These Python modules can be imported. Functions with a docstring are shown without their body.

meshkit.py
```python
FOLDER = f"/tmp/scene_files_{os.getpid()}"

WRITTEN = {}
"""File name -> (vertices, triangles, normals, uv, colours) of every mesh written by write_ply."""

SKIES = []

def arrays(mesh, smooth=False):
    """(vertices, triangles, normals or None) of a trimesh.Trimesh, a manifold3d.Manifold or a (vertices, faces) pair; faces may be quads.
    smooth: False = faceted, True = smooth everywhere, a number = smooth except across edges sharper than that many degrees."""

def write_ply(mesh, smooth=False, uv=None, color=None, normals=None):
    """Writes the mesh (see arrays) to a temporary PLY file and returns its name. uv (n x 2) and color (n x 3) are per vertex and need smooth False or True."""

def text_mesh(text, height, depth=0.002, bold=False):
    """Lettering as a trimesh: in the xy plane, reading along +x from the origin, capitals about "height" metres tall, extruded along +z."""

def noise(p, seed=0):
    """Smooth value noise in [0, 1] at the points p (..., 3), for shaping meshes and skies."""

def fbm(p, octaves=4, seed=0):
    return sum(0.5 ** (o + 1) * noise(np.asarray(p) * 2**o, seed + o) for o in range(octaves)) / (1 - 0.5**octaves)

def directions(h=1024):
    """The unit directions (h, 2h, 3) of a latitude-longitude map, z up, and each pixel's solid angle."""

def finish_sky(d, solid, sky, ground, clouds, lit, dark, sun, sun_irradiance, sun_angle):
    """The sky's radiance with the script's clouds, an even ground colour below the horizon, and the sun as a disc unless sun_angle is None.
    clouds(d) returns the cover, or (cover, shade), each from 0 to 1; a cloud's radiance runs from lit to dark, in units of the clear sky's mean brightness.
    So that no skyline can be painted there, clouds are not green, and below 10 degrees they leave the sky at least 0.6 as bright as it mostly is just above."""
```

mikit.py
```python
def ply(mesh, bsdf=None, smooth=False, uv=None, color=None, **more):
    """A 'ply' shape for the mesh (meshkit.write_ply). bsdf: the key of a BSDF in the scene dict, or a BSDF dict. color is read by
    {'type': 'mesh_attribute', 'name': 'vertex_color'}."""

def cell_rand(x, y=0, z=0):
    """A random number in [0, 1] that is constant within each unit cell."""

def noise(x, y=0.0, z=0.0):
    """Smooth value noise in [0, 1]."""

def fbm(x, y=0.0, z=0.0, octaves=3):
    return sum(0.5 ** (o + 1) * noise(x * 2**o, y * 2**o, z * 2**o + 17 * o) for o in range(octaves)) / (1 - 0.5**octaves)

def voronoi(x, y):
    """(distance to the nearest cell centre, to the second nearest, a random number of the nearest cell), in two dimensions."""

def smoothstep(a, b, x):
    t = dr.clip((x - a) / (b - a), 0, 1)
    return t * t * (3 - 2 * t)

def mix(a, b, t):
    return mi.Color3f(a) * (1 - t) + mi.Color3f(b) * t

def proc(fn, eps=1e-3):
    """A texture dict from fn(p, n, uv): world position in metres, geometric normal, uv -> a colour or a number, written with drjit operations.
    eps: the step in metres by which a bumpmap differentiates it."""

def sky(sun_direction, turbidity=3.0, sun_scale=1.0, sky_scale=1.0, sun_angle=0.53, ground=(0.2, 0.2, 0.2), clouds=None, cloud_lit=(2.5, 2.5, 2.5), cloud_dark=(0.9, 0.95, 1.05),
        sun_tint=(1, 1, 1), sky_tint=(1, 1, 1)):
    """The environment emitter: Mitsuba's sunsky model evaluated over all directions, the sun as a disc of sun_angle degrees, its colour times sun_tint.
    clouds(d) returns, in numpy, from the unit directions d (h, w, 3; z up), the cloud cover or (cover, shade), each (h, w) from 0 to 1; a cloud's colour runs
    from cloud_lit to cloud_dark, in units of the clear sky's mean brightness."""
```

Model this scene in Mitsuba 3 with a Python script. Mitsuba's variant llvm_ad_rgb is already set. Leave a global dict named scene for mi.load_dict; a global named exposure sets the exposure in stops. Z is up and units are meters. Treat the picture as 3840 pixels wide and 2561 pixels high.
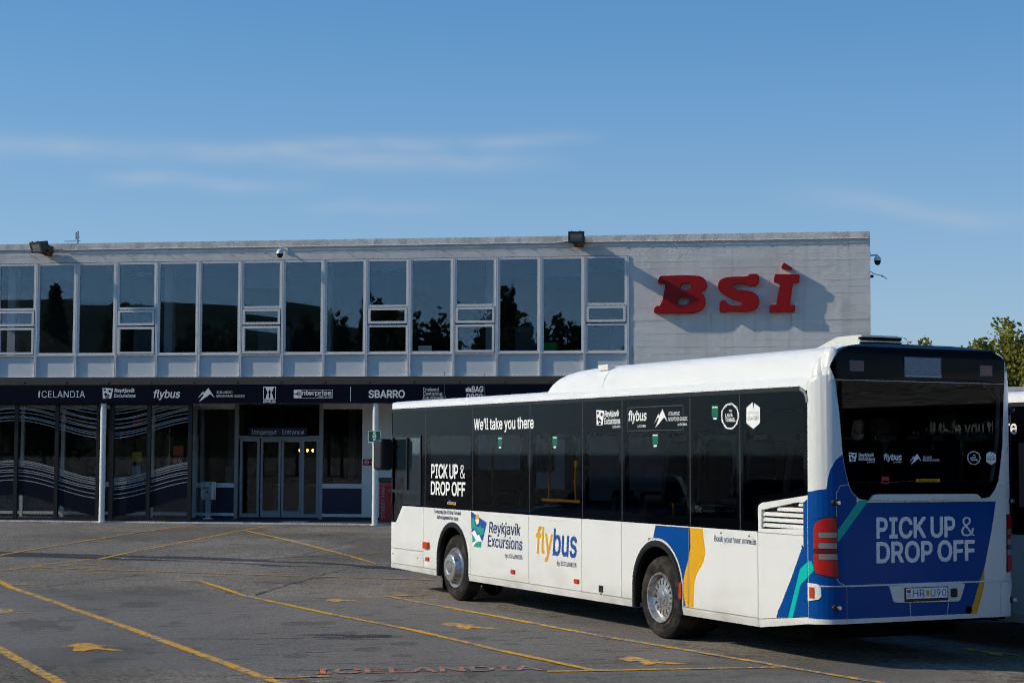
import math, random
import numpy as np
import trimesh
import manifold3d as m3
import drjit as dr
import mitsuba as mi
import mikit, meshkit
from mikit import proc, noise, fbm, smoothstep, mix
from shapely.geometry import Polygon, LineString, Point, box as sbox
from shapely import affinity, union_all

T = mi.ScalarTransform4f
scene = {'type': 'scene'}
labels = {}

# ------------------------------------------------------------------ camera, sky, exposure
PIT, ROL, EYE = 0.0640, 0.0040, 2.136
fw = [0, math.cos(PIT), math.sin(PIT)]
up = [-math.sin(ROL), -math.cos(ROL) * math.sin(PIT), math.cos(ROL) * math.cos(PIT)]
scene['camera'] = {'type': 'perspective', 'fov': 32.453, 'fov_axis': 'x', 'near_clip': 0.5, 'far_clip': 6000.0,
                   'to_world': T().look_at(origin=[0, 0, EYE], target=[fw[0], fw[1], EYE + fw[2]], up=up),
                   'film': {'type': 'hdrfilm', 'width': 1024, 'height': 682}}
SUN_AZ, SUN_EL = math.radians(182.5), math.radians(30.0)
SUN = [math.cos(SUN_AZ) * math.cos(SUN_EL), math.sin(SUN_AZ) * math.cos(SUN_EL), math.sin(SUN_EL)]


def cirrus(d):
    az = np.arctan2(d[..., 0], d[..., 1])
    el = np.arcsin(np.clip(d[..., 2], -1, 1))
    q = np.stack([az * 9 - el * 14, el * 60 + az * 3, 0 * az], -1)
    n = meshkit.fbm(q, 5, 3)
    fine = meshkit.fbm(np.stack([az * 40 + el * 30, el * 150 + az * 14, 0 * az + 7], -1), 3, 9)
    env = np.exp(-((el - 0.115) / 0.05) ** 2)
    cov = np.clip((n - 0.53) * 2.2, 0, 1) * env * (0.5 + 0.7 * fine) * 0.55
    def wisp(a0, a1, e0, e1, w, s):
        t = np.clip((az - a0) / (a1 - a0), -0.2, 1.2)
        mid = e0 + (e1 - e0) * t + 0.0015 * np.sin(t * 5)
        inside = np.clip((az - a0) / 0.03 + 1, 0, 1) * np.clip((a1 - az) / 0.06 + 1, 0, 1)
        return s * np.exp(-((el - mid) / w) ** 2) * inside * (0.25 + 1.1 * fine) * (0.6 + 0.8 * n)
    w = wisp(-0.32, -0.02, 0.166, 0.166, 0.0055, 0.24) + wisp(-0.21, -0.16, 0.152, 0.151, 0.004, 0.22) + wisp(0.17, 0.25, 0.145, 0.132, 0.006, 0.13) \
        + wisp(-0.10, -0.07, 0.139, 0.139, 0.004, 0.12) + wisp(-0.14, 0.0, 0.171, 0.178, 0.0035, 0.22)
    front = (np.abs(az) < 0.5)
    haze = 0.57 * np.exp(-(np.clip(el, 0, 2) / 0.165) ** 1.5)
    return np.clip(np.where(front, np.clip(w * 0.85, 0, 0.36), cov * 0.7) + haze, 0, 0.85)


scene['sky'] = mikit.sky(SUN, turbidity=3.0, sun_scale=1.0, sky_scale=1.0, clouds=cirrus, cloud_lit=(2.55, 2.6, 2.6), cloud_dark=(1.4, 1.5, 1.6),
                         sun_tint=(0.90, 1.0, 1.16), sky_tint=(0.42, 1.02, 1.42))
exposure = 1.47

# ------------------------------------------------------------------ materials
def flat(c, rough=0.5, spec=0.5, **k):
    return {'type': 'twosided', 'b': {'type': 'principled', 'base_color': c if isinstance(c, dict) else {'type': 'rgb', 'value': list(c)}, 'roughness': rough, 'specular': spec, **k}}


def mat(key, c, rough=0.5, spec=0.5, bump=None, bscale=1.0, **k):
    b = {'type': 'principled', 'base_color': c if isinstance(c, dict) else {'type': 'rgb', 'value': list(c)}, 'roughness': rough, 'specular': spec, **k}
    if bump is not None:
        b = {'type': 'bumpmap', 'tex': bump, 'scale': bscale, 'b': b}
    scene[key] = {'type': 'twosided', 'b': b}
    return key


def bus_dirt(p, n, uv):
    g = fbm(p.x * 1.7, p.y * 1.7, p.z * 3.0, 3)
    low = 1 - smoothstep(0.25, 0.95, p.z)
    streak = noise((p.x + p.y) * 14, p.z * 0.8, 3.0)
    skirt = 1 - smoothstep(0.33, 0.55, p.z)
    d = dr.clip(low * (0.04 + 0.36 * smoothstep(0.35, 0.75, g)) + skirt * 0.30 * streak + 0.07 * (streak - 0.4), 0, 1)
    return mix((0.725, 0.725, 0.712), (0.40, 0.37, 0.33), d)


mat('paint_white', proc(bus_dirt), 0.28, 0.5)
mat('paint_roof', (0.735, 0.735, 0.725), 0.3, 0.5)
mat('paint_blue', (0.0, 0.060, 0.275), 0.3, 0.15)
mat('paint_teal', (0.0, 0.45, 0.38), 0.3, 0.25)
mat('paint_yellow', (0.72, 0.36, 0.004), 0.3, 0.5)
mat('print_white', (0.84, 0.84, 0.84), 0.45)
mat('print_navy', (0.012, 0.03, 0.12), 0.45)
mat('print_blue', (0.006, 0.07, 0.30), 0.4)
mat('print_gold', (0.68, 0.34, 0.01), 0.4)
mat('print_teal', (0.01, 0.30, 0.24), 0.4)
mat('print_ink', (0.01, 0.012, 0.02), 0.4)
mat('print_grey', (0.30, 0.33, 0.38), 0.5)
mat('sticker_green', (0.0, 0.115, 0.06), 0.4)


def glass_wave(p, n, uv):
    return noise(p.x * 1.1 + p.y * 0.9, p.z * 1.3, 2.0) + 0.35 * noise(p.x * 3.1 - p.y, p.z * 2.7, 5.0)


mat('black_glass', (0.0015, 0.0018, 0.003), 0.02, 0.11, bump=proc(glass_wave, 0.02), bscale=0.006)
mat('black_rail', (0.018, 0.016, 0.017), 0.45, 0.3)
mat('black_plastic', (0.012, 0.012, 0.013), 0.4, 0.4)
mat('black_matt', (0.006, 0.006, 0.007), 0.9, 0.1)


def rubber_col(p, n, uv):
    d = fbm(p.x * 9, p.y * 9, p.z * 9, 3)
    return mix((0.016, 0.015, 0.015), (0.055, 0.045, 0.038), smoothstep(0.42, 0.75, d))


mat('rubber', proc(rubber_col), 0.8, 0.2)
mat('seal_grey', (0.06, 0.06, 0.065), 0.5)


def metal_col(p, n, uv):
    d = fbm(p.x * 16, p.y * 16, p.z * 16, 3)
    return mix((0.62, 0.61, 0.60), (0.30, 0.26, 0.23), smoothstep(0.5, 0.8, d))


mat('alloy', proc(metal_col), 0.32, 0.5, metallic=0.85)
mat('alloy_dull', (0.26, 0.26, 0.27), 0.45, 0.5, metallic=0.6)
mat('chrome', (0.75, 0.75, 0.75), 0.18, 0.5, metallic=1.0)
mat('lamp_red', (0.44, 0.003, 0.003), 0.12, 0.5, clearcoat=0.8)
mat('lamp_red_dark', (0.10, 0.002, 0.002), 0.15, 0.5, clearcoat=0.6)
mat('lamp_clear', (0.36, 0.33, 0.33), 0.2, 0.5, metallic=0.5)
mat('lamp_amber', (0.52, 0.05, 0.004), 0.2, 0.5)
mat('handrail', (0.80, 0.34, 0.01), 0.35)
mat('seat_cloth', (0.012, 0.014, 0.026), 0.9)
mat('cabin_grey', (0.010, 0.010, 0.011), 0.8)
mat('cabin_dark', (0.008, 0.008, 0.009), 0.8)
mat('display_grid', (0.05, 0.09, 0.15), 0.4)
scene['bus_glass'] = {'type': 'thindielectric', 'int_ior': 1.14, 'specular_transmittance': {'type': 'rgb', 'value': [0.29, 0.31, 0.34]}}
scene['cab_glass'] = {'type': 'thindielectric', 'int_ior': 1.5, 'specular_transmittance': {'type': 'rgb', 'value': [0.45, 0.62, 0.60]}}
scene['window_glass'] = {'type': 'thindielectric', 'int_ior': 1.9, 'specular_reflectance': {'type': 'rgb', 'value': [0.66, 0.83, 1.0]}, 'specular_transmittance': {'type': 'rgb', 'value': [0.55, 0.62, 0.66]}}
scene['shop_glass'] = {'type': 'thindielectric', 'int_ior': 1.5, 'specular_transmittance': {'type': 'rgb', 'value': [0.62, 0.68, 0.68]}}


def wall_col(p, n, uv):
    a = fbm(p.x * 0.9, p.z * 0.9, 1.0, 3)
    s = noise(p.x * 9.0, p.z * 0.5, 3.0)
    f = noise(p.x * 45, p.z * 45, 4.0)
    d = smoothstep(0.45, 0.8, a) * 0.35 + smoothstep(0.62, 0.9, s) * 0.25 + (f - 0.5) * 0.12
    s_ = p.x * 0.98801 - (p.y - 54.067) * 0.15438
    rust = mi.Float(0)
    for s0, w0, z0, l0 in ((-15.1, 0.10, 8.5, 0.30), (2.1, 0.12, 8.5, 0.30), (3.72, 0.035, 5.4, 1.6), (10.2, 0.03, 8.5, 0.35), (6.1, 0.04, 6.35, 0.7), (8.5, 0.03, 6.35, 0.55)):
        e = (s_ - s0) / w0
        rust = rust + dr.exp(-e * e) * smoothstep(z0 - l0, z0, p.z) * (1 - smoothstep(z0, z0 + 0.12, p.z)) * noise(s_ * 30, p.z * 3, 1.0)
    base = mix((0.64, 0.63, 0.62), (0.44, 0.43, 0.42), dr.clip(d, 0, 1))
    return mix(base, (0.30, 0.19, 0.11), dr.clip(rust * 0.8, 0, 0.7))


def wall_bump(p, n, uv):
    return noise(p.x * 22, p.y * 22, p.z * 22) + 0.6 * noise(p.x * 55, p.y * 55, p.z * 55)


mat('concrete_white', proc(wall_col), 0.85, 0.2, bump=proc(wall_bump, 0.006), bscale=0.0022)


def para_col(p, n, uv):
    s = fbm(p.x * 5.0, p.z * 3.0, 3.0, 3)
    f = noise(p.x * 30, p.z * 30, 4.0)
    d = smoothstep(0.4, 0.75, s) * 0.6 + (f - 0.5) * 0.2
    return mix((0.66, 0.645, 0.63), (0.40, 0.38, 0.365), dr.clip(d, 0, 1))


mat('concrete_weathered', proc(para_col), 0.9, 0.2, bump=proc(wall_bump, 0.006), bscale=0.003)
mat('frame_white', (0.66, 0.66, 0.67), 0.4)
mat('spandrel', (0.60, 0.61, 0.63), 0.5)
mat('roof_edge', (0.05, 0.045, 0.04), 0.8)
mat('fascia_navy', (0.002, 0.004, 0.013), 0.55, 0.06)
mat('sign_white', (0.70, 0.70, 0.72), 0.5)
mat('column_white', (0.76, 0.76, 0.75), 0.35)
mat('screen_black', (0.006, 0.006, 0.007), 0.4)
mat('stripe_white', (0.30, 0.32, 0.34), 0.5)
mat('film_navy', (0.003, 0.004, 0.014), 0.4, 0.15)
mat('panel_navy', (0.003, 0.006, 0.038), 0.35)
mat('alu_frame', (0.28, 0.30, 0.33), 0.4)
mat('soffit', (0.30, 0.29, 0.28), 0.8)
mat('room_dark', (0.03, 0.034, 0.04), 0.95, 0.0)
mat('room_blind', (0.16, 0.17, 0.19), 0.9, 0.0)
mat('tile_dark', (0.035, 0.036, 0.04), 0.7)
mat('letter_red', (0.30, 0.002, 0.003), 0.5, 0.3)
mat('poster_red', (0.42, 0.02, 0.02), 0.5)
mat('poster_orange', (0.62, 0.11, 0.01), 0.5)
mat('poster_yellow', (0.45, 0.32, 0.02), 0.5)
mat('poster_pale', (0.25, 0.36, 0.42), 0.5)
mat('map_red', (0.33, 0.012, 0.014), 0.45)
mat('rust', (0.16, 0.07, 0.03), 0.9)
mat('flood_green', (0.045, 0.045, 0.035), 0.6)
mat('flood_glass', (0.16, 0.20, 0.19), 0.15)
mat('camera_white', (0.72, 0.73, 0.74), 0.4)
mat('camera_dome', (0.008, 0.008, 0.01), 0.06)
mat('bin_grey', (0.72, 0.73, 0.75), 0.5)
mat('roof_unit', (0.50, 0.50, 0.46), 0.5)
mat('paper', (0.70, 0.72, 0.72), 0.7)
mat('box_green', (0.02, 0.42, 0.08), 0.6)
mat('box_blue', (0.02, 0.16, 0.35), 0.6)


def asphalt_fn(lo, hi, coarse):
    def fn(p, n, uv):
        a = fbm(p.x * 0.55, p.y * 0.30, 1.0, 4)
        b = noise(p.x * 26, p.y * 26, 2.0)
        c = noise(p.x * 70, p.y * 70, 3.0)
        st = fbm(p.x * 2.2 + p.y * 0.5, p.y * 9 - p.x * 2.0, 8.0, 3)
        v = 0.80 + 0.40 * (a - 0.5) * 1.6 + 1.5 * coarse * (b - 0.5) + 0.7 * (c - 0.5) - 0.45 * smoothstep(0.62, 0.8, st)
        stone = smoothstep(0.80, 0.92, noise(p.x * 48, p.y * 48, 6.0)) * coarse * 0.9
        blot = smoothstep(0.56, 0.70, fbm(p.x * 0.35 + 9, p.y * 0.22, 4.0, 4))
        drip = smoothstep(0.80, 0.86, noise(p.x * 2.6, p.y * 1.7, 9.0)) * smoothstep(0.4, 0.7, noise(p.x * 0.5, p.y * 0.4, 3.0))
        return mix(lo, hi, dr.clip((v * 0.7 + stone) * (1 - 0.38 * blot) * (1 - 0.45 * drip), 0, 1.4))
    return fn


def asphalt_bump(p, n, uv):
    return noise(p.x * 60, p.y * 60, 1.0) + 0.7 * noise(p.x * 130, p.y * 130, 2.0)


mat('asphalt_old', proc(asphalt_fn((0.046, 0.039, 0.032), (0.276, 0.240, 0.205), 0.55)), 0.9, 0.2, bump=proc(asphalt_bump, 0.003), bscale=0.004)
mat('asphalt_smooth', proc(asphalt_fn((0.058, 0.052, 0.047), (0.212, 0.193, 0.178), 0.25)), 0.9, 0.2, bump=proc(asphalt_bump, 0.003), bscale=0.0025)
mat('asphalt_patch', proc(asphalt_fn((0.018, 0.018, 0.020), (0.070, 0.068, 0.072), 0.25)), 0.85, 0.2)
mat('crack_dark', (0.03, 0.027, 0.024), 0.95, 0.0)


def paint_fn(col, road, lo, hi):
    def fn(p, n, uv):
        w = fbm(p.x * 17, p.y * 17, 2.0, 3)
        big = fbm(p.x * 0.9, p.y * 0.9, 5.0, 2)
        g = noise(p.x * 70, p.y * 70, 6.0)
        k = smoothstep(lo, hi, w + 0.55 * (big - 0.5) + 0.30 * (g - 0.5))
        return mix(col, road, k)
    return fn


mat('marking_yellow', proc(paint_fn((0.60, 0.30, 0.03), (0.17, 0.16, 0.155), 0.44, 0.74)), 0.85, 0.2)
mat('marking_faded', proc(paint_fn((0.50, 0.26, 0.045), (0.17, 0.156, 0.145), 0.28, 0.62)), 0.85, 0.2)
mat('marking_orange', proc(paint_fn((0.60, 0.17, 0.08), (0.175, 0.160, 0.150), 0.30, 0.62)), 0.85, 0.2)
mat('marking_white', (0.42, 0.42, 0.42), 0.8)
mat('hill_green', proc(lambda p, n, uv: mix((0.035, 0.043, 0.030), (0.085, 0.092, 0.060), fbm(p.x * 0.02, p.y * 0.02, p.z * 0.03, 4))), 0.95, 0.0)
mat('bark', (0.07, 0.055, 0.04), 0.95)


def leaf(key, a, b):
    scene[key] = {'type': 'principledthin', 'base_color': proc(lambda p, n, uv: mix(a, b, noise(p.x * 2.3, p.y * 2.3, p.z * 2.3))), 'roughness': 0.6, 'diff_trans': 0.7, 'spec_trans': 0.0}


leaf('leaf_olive', (0.12, 0.145, 0.030), (0.36, 0.33, 0.075))
leaf('leaf_dark', (0.035, 0.050, 0.022), (0.085, 0.095, 0.04))

# ------------------------------------------------------------------ entry helpers
def obj(parent, name, mesh, m, smooth=False, to_world=None, **more):
    base = f'{parent}__{name}' if parent else name
    key, i = base, 0
    while key in scene:
        i += 1
        key = f'{base}_{i:03d}'
    if to_world is not None:
        more['to_world'] = to_world
    scene[key] = mikit.ply(mesh, m, smooth=smooth, **more)
    return key


def group_key(parent, name):
    """The next free key of a part that has no mesh of its own (its sub-parts follow)."""
    base = f'{parent}__{name}' if parent else name
    key, i = base, 0
    while any(k == key or k.startswith(key + '__') for k in scene):
        i += 1
        key = f'{base}_{i:03d}'
    return key


def tag(key, label=None, category=None, group=None, kind=None):
    labels[key] = {k: v for k, v in (('label', label), ('category', category), ('group', group), ('kind', kind)) if v}


# ------------------------------------------------------------------ solid helpers (manifold)
def polys(g):
    if isinstance(g, (list, tuple)):
        g = Polygon(g)
    if not g.is_valid:
        g = g.buffer(0)
    return [q for q in getattr(g, 'geoms', [g]) if q.geom_type == 'Polygon' and q.area > 1e-9]


def cross(g):
    rings = []
    for q in polys(g):
        rings.append(np.asarray(q.exterior.coords)[:-1])
        rings += [np.asarray(r.coords)[:-1] for r in q.interiors]
    return m3.CrossSection(rings, m3.FillRule.EvenOdd)


AX = {'y': [[1, 0, 0, 0], [0, 0, 1, 0], [0, 1, 0, 0]], 'x': [[0, 0, 1, 0], [1, 0, 0, 0], [0, 1, 0, 0]], 'z': [[1, 0, 0, 0], [0, 1, 0, 0], [0, 0, 1, 0]]}


def prism(g, axis, t0, t1):
    s = m3.Manifold.extrude(cross(g), t1 - t0).translate([0, 0, t0])
    return s.transform(np.array(AX[axis], float))


def bx(x0, x1, y0, y1, z0, z1):
    return m3.Manifold.cube([x1 - x0, y1 - y0, z1 - z0]).translate([x0, y0, z0])


def rbox(x0, x1, y0, y1, z0, z1, c=0.006):
    """box with chamfered edges: hull of three slabs"""
    return m3.Manifold.batch_hull([bx(x0 + c, x1 - c, y0 + c, y1 - c, z0, z1), bx(x0 + c, x1 - c, y0, y1, z0 + c, z1 - c), bx(x0, x1, y0 + c, y1 - c, z0 + c, z1 - c)])


def cyl(a, b, r, r2=None, n=20):
    a, b = np.asarray(a, float), np.asarray(b, float)
    L = np.linalg.norm(b - a)
    c = m3.Manifold.cylinder(L, r, r if r2 is None else r2, n)
    z = (b - a) / L
    x = np.cross([0.3, 0.8, 0.52], z); x /= np.linalg.norm(x)
    y = np.cross(z, x)
    return c.transform(np.c_[x, y, z, a])


def tube(pts, r, n=10):
    return m3.Manifold.batch_boolean([m3.Manifold.batch_hull([m3.Manifold.sphere(r, n).translate(list(map(float, p))), m3.Manifold.sphere(r, n).translate(list(map(float, q)))])
                                      for p, q in zip(pts[:-1], pts[1:])], m3.OpType.Add)


def union(ms):
    return m3.Manifold.batch_boolean(list(ms), m3.OpType.Add)


def smooth_ring(pts, it=2):
    p = np.asarray(pts, float)
    for _ in range(it):
        q = np.roll(p, -1, 0)
        p = np.stack([0.75 * p + 0.25 * q, 0.25 * p + 0.75 * q], 1).reshape(-1, 2)
    return p


def lathe_y(profile, n=48):
    """closed profile of (r, y) points turned about the y axis"""
    p = np.asarray(profile, float)
    s = m3.Manifold.revolve(m3.CrossSection([np.c_[p[:, 0], p[:, 1]]], m3.FillRule.NonZero), n)
    return s.transform(np.array([[1, 0, 0, 0], [0, 0, 1, 0], [0, 1, 0, 0]], float))


_glyph = {}


def text_poly(text, width=None, height=0.1, bold=False, shear=0.0, weight=0.0):
    """lettering as shapely polygons, baseline at 0, left edge at 0"""
    k = (text, bold)
    if k not in _glyph:
        m = meshkit.text_mesh(text, 1.0, depth=1.0, bold=bold)
        t = m.vertices[m.faces]
        t = t[(t[:, :, 2] > 0.5).all(1)][:, :, :2]
        _glyph[k] = union_all([Polygon(q) for q in t]).buffer(0.002).buffer(-0.002)
    g = _glyph[k]
    if weight:
        g = g.buffer(weight, join_style=2)
    g = affinity.scale(g, height, height, origin=(0, 0))
    if shear:
        g = affinity.affine_transform(g, [1, shear, 0, 1, 0, 0])
    x0, _, x1, _ = g.bounds
    f = 1.0 if width is None else width / (x1 - x0)
    return affinity.affine_transform(g, [f, 0, 0, 1, -x0 * f, 0])


def heading(text, width, height, gap=0.09, space=0.24, weight=0.014):
    """tightly set heavy lettering: glyph by glyph with an even gap"""
    x, out = 0.0, []
    for w in text.split(' '):
        for c in w:
            g = text_poly(c, None, 1.0, True, 0, weight) if c.isupper() or c in '&' else text_poly(c, None, 1.0, True, 0, weight)
            out.append(affinity.translate(g, x, 0)); x += g.bounds[2] + gap
        x += space
    g = union_all(out)
    x0, _, x1, _ = g.bounds
    return affinity.scale(g, width / (x1 - x0), height, origin=(0, 0))


# ------------------------------------------------------------------ ground
PB = np.array([3.1922, 17.6119]); YAW = 0.4536
BF = np.array([-math.sin(YAW), math.cos(YAW)]); BR = np.array([math.cos(YAW), math.sin(YAW)])


def ground_z(x, y):
    d = (np.asarray(x) - PB[0]) * BR[0] + (np.asarray(y) - PB[1]) * BR[1]
    t = np.clip((d - 1.0) / 2.9, 0, 1)
    return -0.10 * t * t * (3 - 2 * t) * np.clip((42 - np.asarray(y)) / 10, 0, 1)


xs = np.r_[-3000, -800, -300, -120, -60, -30, np.arange(-20, 20.1, 0.8), 30, 60, 120, 300, 800, 3000]
ys = np.r_[-3000, -800, -300, -120, -60, -30, -10, 0, np.arange(8, 60, 0.8), 70, 90, 120, 300, 800, 3000]
gx, gy = np.meshgrid(xs, ys)
gv = np.stack([gx, gy, ground_z(gx, gy)], -1).reshape(-1, 3)
ii = np.arange(len(xs) * len(ys)).reshape(len(ys), len(xs))
gf = np.stack([ii[:-1, :-1], ii[:-1, 1:], ii[1:, 1:], ii[1:, :-1]], -1).reshape(-1, 4)
obj(None, 'parking_lot', (gv, gf), 'asphalt_old', smooth=True)
tag('parking_lot', 'weathered grey asphalt bus yard with worn yellow bay lines', kind='structure')


def sheet(g, lift):
    """flat polygon laid on the ground, following its slope"""
    vs, fs, at = [], [], 0
    for q in polys(g):
        v, f = trimesh.creation.triangulate_polygon(q, engine='earcut')
        f = np.asarray(f)
        n = np.cross(np.c_[v[f[:, 1]] - v[f[:, 0]], np.zeros(len(f))], np.c_[v[f[:, 2]] - v[f[:, 0]], np.zeros(len(f))])[:, 2]
        f[n < 0] = f[n < 0][:, ::-1]
        vs.append(np.c_[v, ground_z(v[:, 0], v[:, 1]) + lift]); fs.append(f + at); at += len(v)
    return np.vstack(vs), np.vstack(fs)


rg = np.random.default_rng(5)


def ragged(pts, amp, step=0.12):
    l = LineString(pts)
    n = max(2, int(l.length / step))
    p = np.array([l.interpolate(t, normalized=True).coords[0] for t in np.linspace(0, 1, n)])
    return p + rg.normal(0, amp, p.shape)


over_far = [(-60, 33.5), (-20, 31.5), (-9.74, 29.78), (-8.17, 28.33), (-7.55, 27.7), (-6.68, 27.42), (-5.34, 26.87), (-3.66, 26.53), (-2.69, 26.43), (-1.84, 26.16), (-0.63, 25.46), (-0.43, 24.76), (0.65, 23.76), (2.0, 22.6)]
ov = [tuple(p) for p in ragged(over_far, 0.03, 0.25)] + [(2.0, 18.9), (3.4, 18.4), (5.2, 17.6), (12, 15), (60, 10), (60, -60), (-60, -60)]
obj('parking_lot', 'asphalt_overlay', sheet(ov, 0.004), 'asphalt_smooth')
s_top = [(-14.5, 39.5), (-11.54, 38.25), (-11.05, 38.24), (-9.64, 37.52), (-8.03, 36.79), (-6.58, 36.57), (-4.92, 35.58), (-4.71, 35.14), (-3.54, 34.78), (-2.38, 34.11), (-1.27, 33.59), (1.5, 32.4)]
s_bot = [(1.5, 31.5), (-1.23, 32.61), (-2.32, 33.2), (-3.62, 33.45), (-4.84, 33.71), (-4.66, 33.85), (-6.29, 34.97), (-7.71, 35.32), (-9.26, 36.06), (-10.52, 36.42), (-10.99, 36.42), (-14.5, 37.6)]
obj('parking_lot', 'asphalt_patch', sheet([tuple(p) for p in ragged(s_top, 0.05, 0.15)] + [tuple(p) for p in ragged(s_bot, 0.02, 0.3)], 0.004), 'asphalt_patch')
for c in ([(-7.55, 27.72), (-7.34, 28.62), (-7.08, 29.53), (-6.8, 30.27), (-6.44, 31.38)], [(-3.87, 26.73), (-3.71, 28.37), (-3.45, 30.13), (-3.24, 31.81), (-3.04, 32.99)],
          [(-4.5, 36.71), (-4.21, 39.81), (-3.93, 42.48), (-3.63, 45.59)], [(-10.8, 49.38), (-10.48, 53.2)], [(-7.95, 37.09), (-7.76, 40.03), (-7.36, 43.77)], [(-3.86, 26.73), (-3.77, 27.35)],
          [(-12.5, 41.5), (-11.9, 44.0), (-11.2, 46.4)]):
    p = ragged(c, 0.02, 0.15)
    obj('parking_lot', 'crack', sheet(LineString(p).buffer(0.010), 0.006), 'crack_dark')
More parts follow.
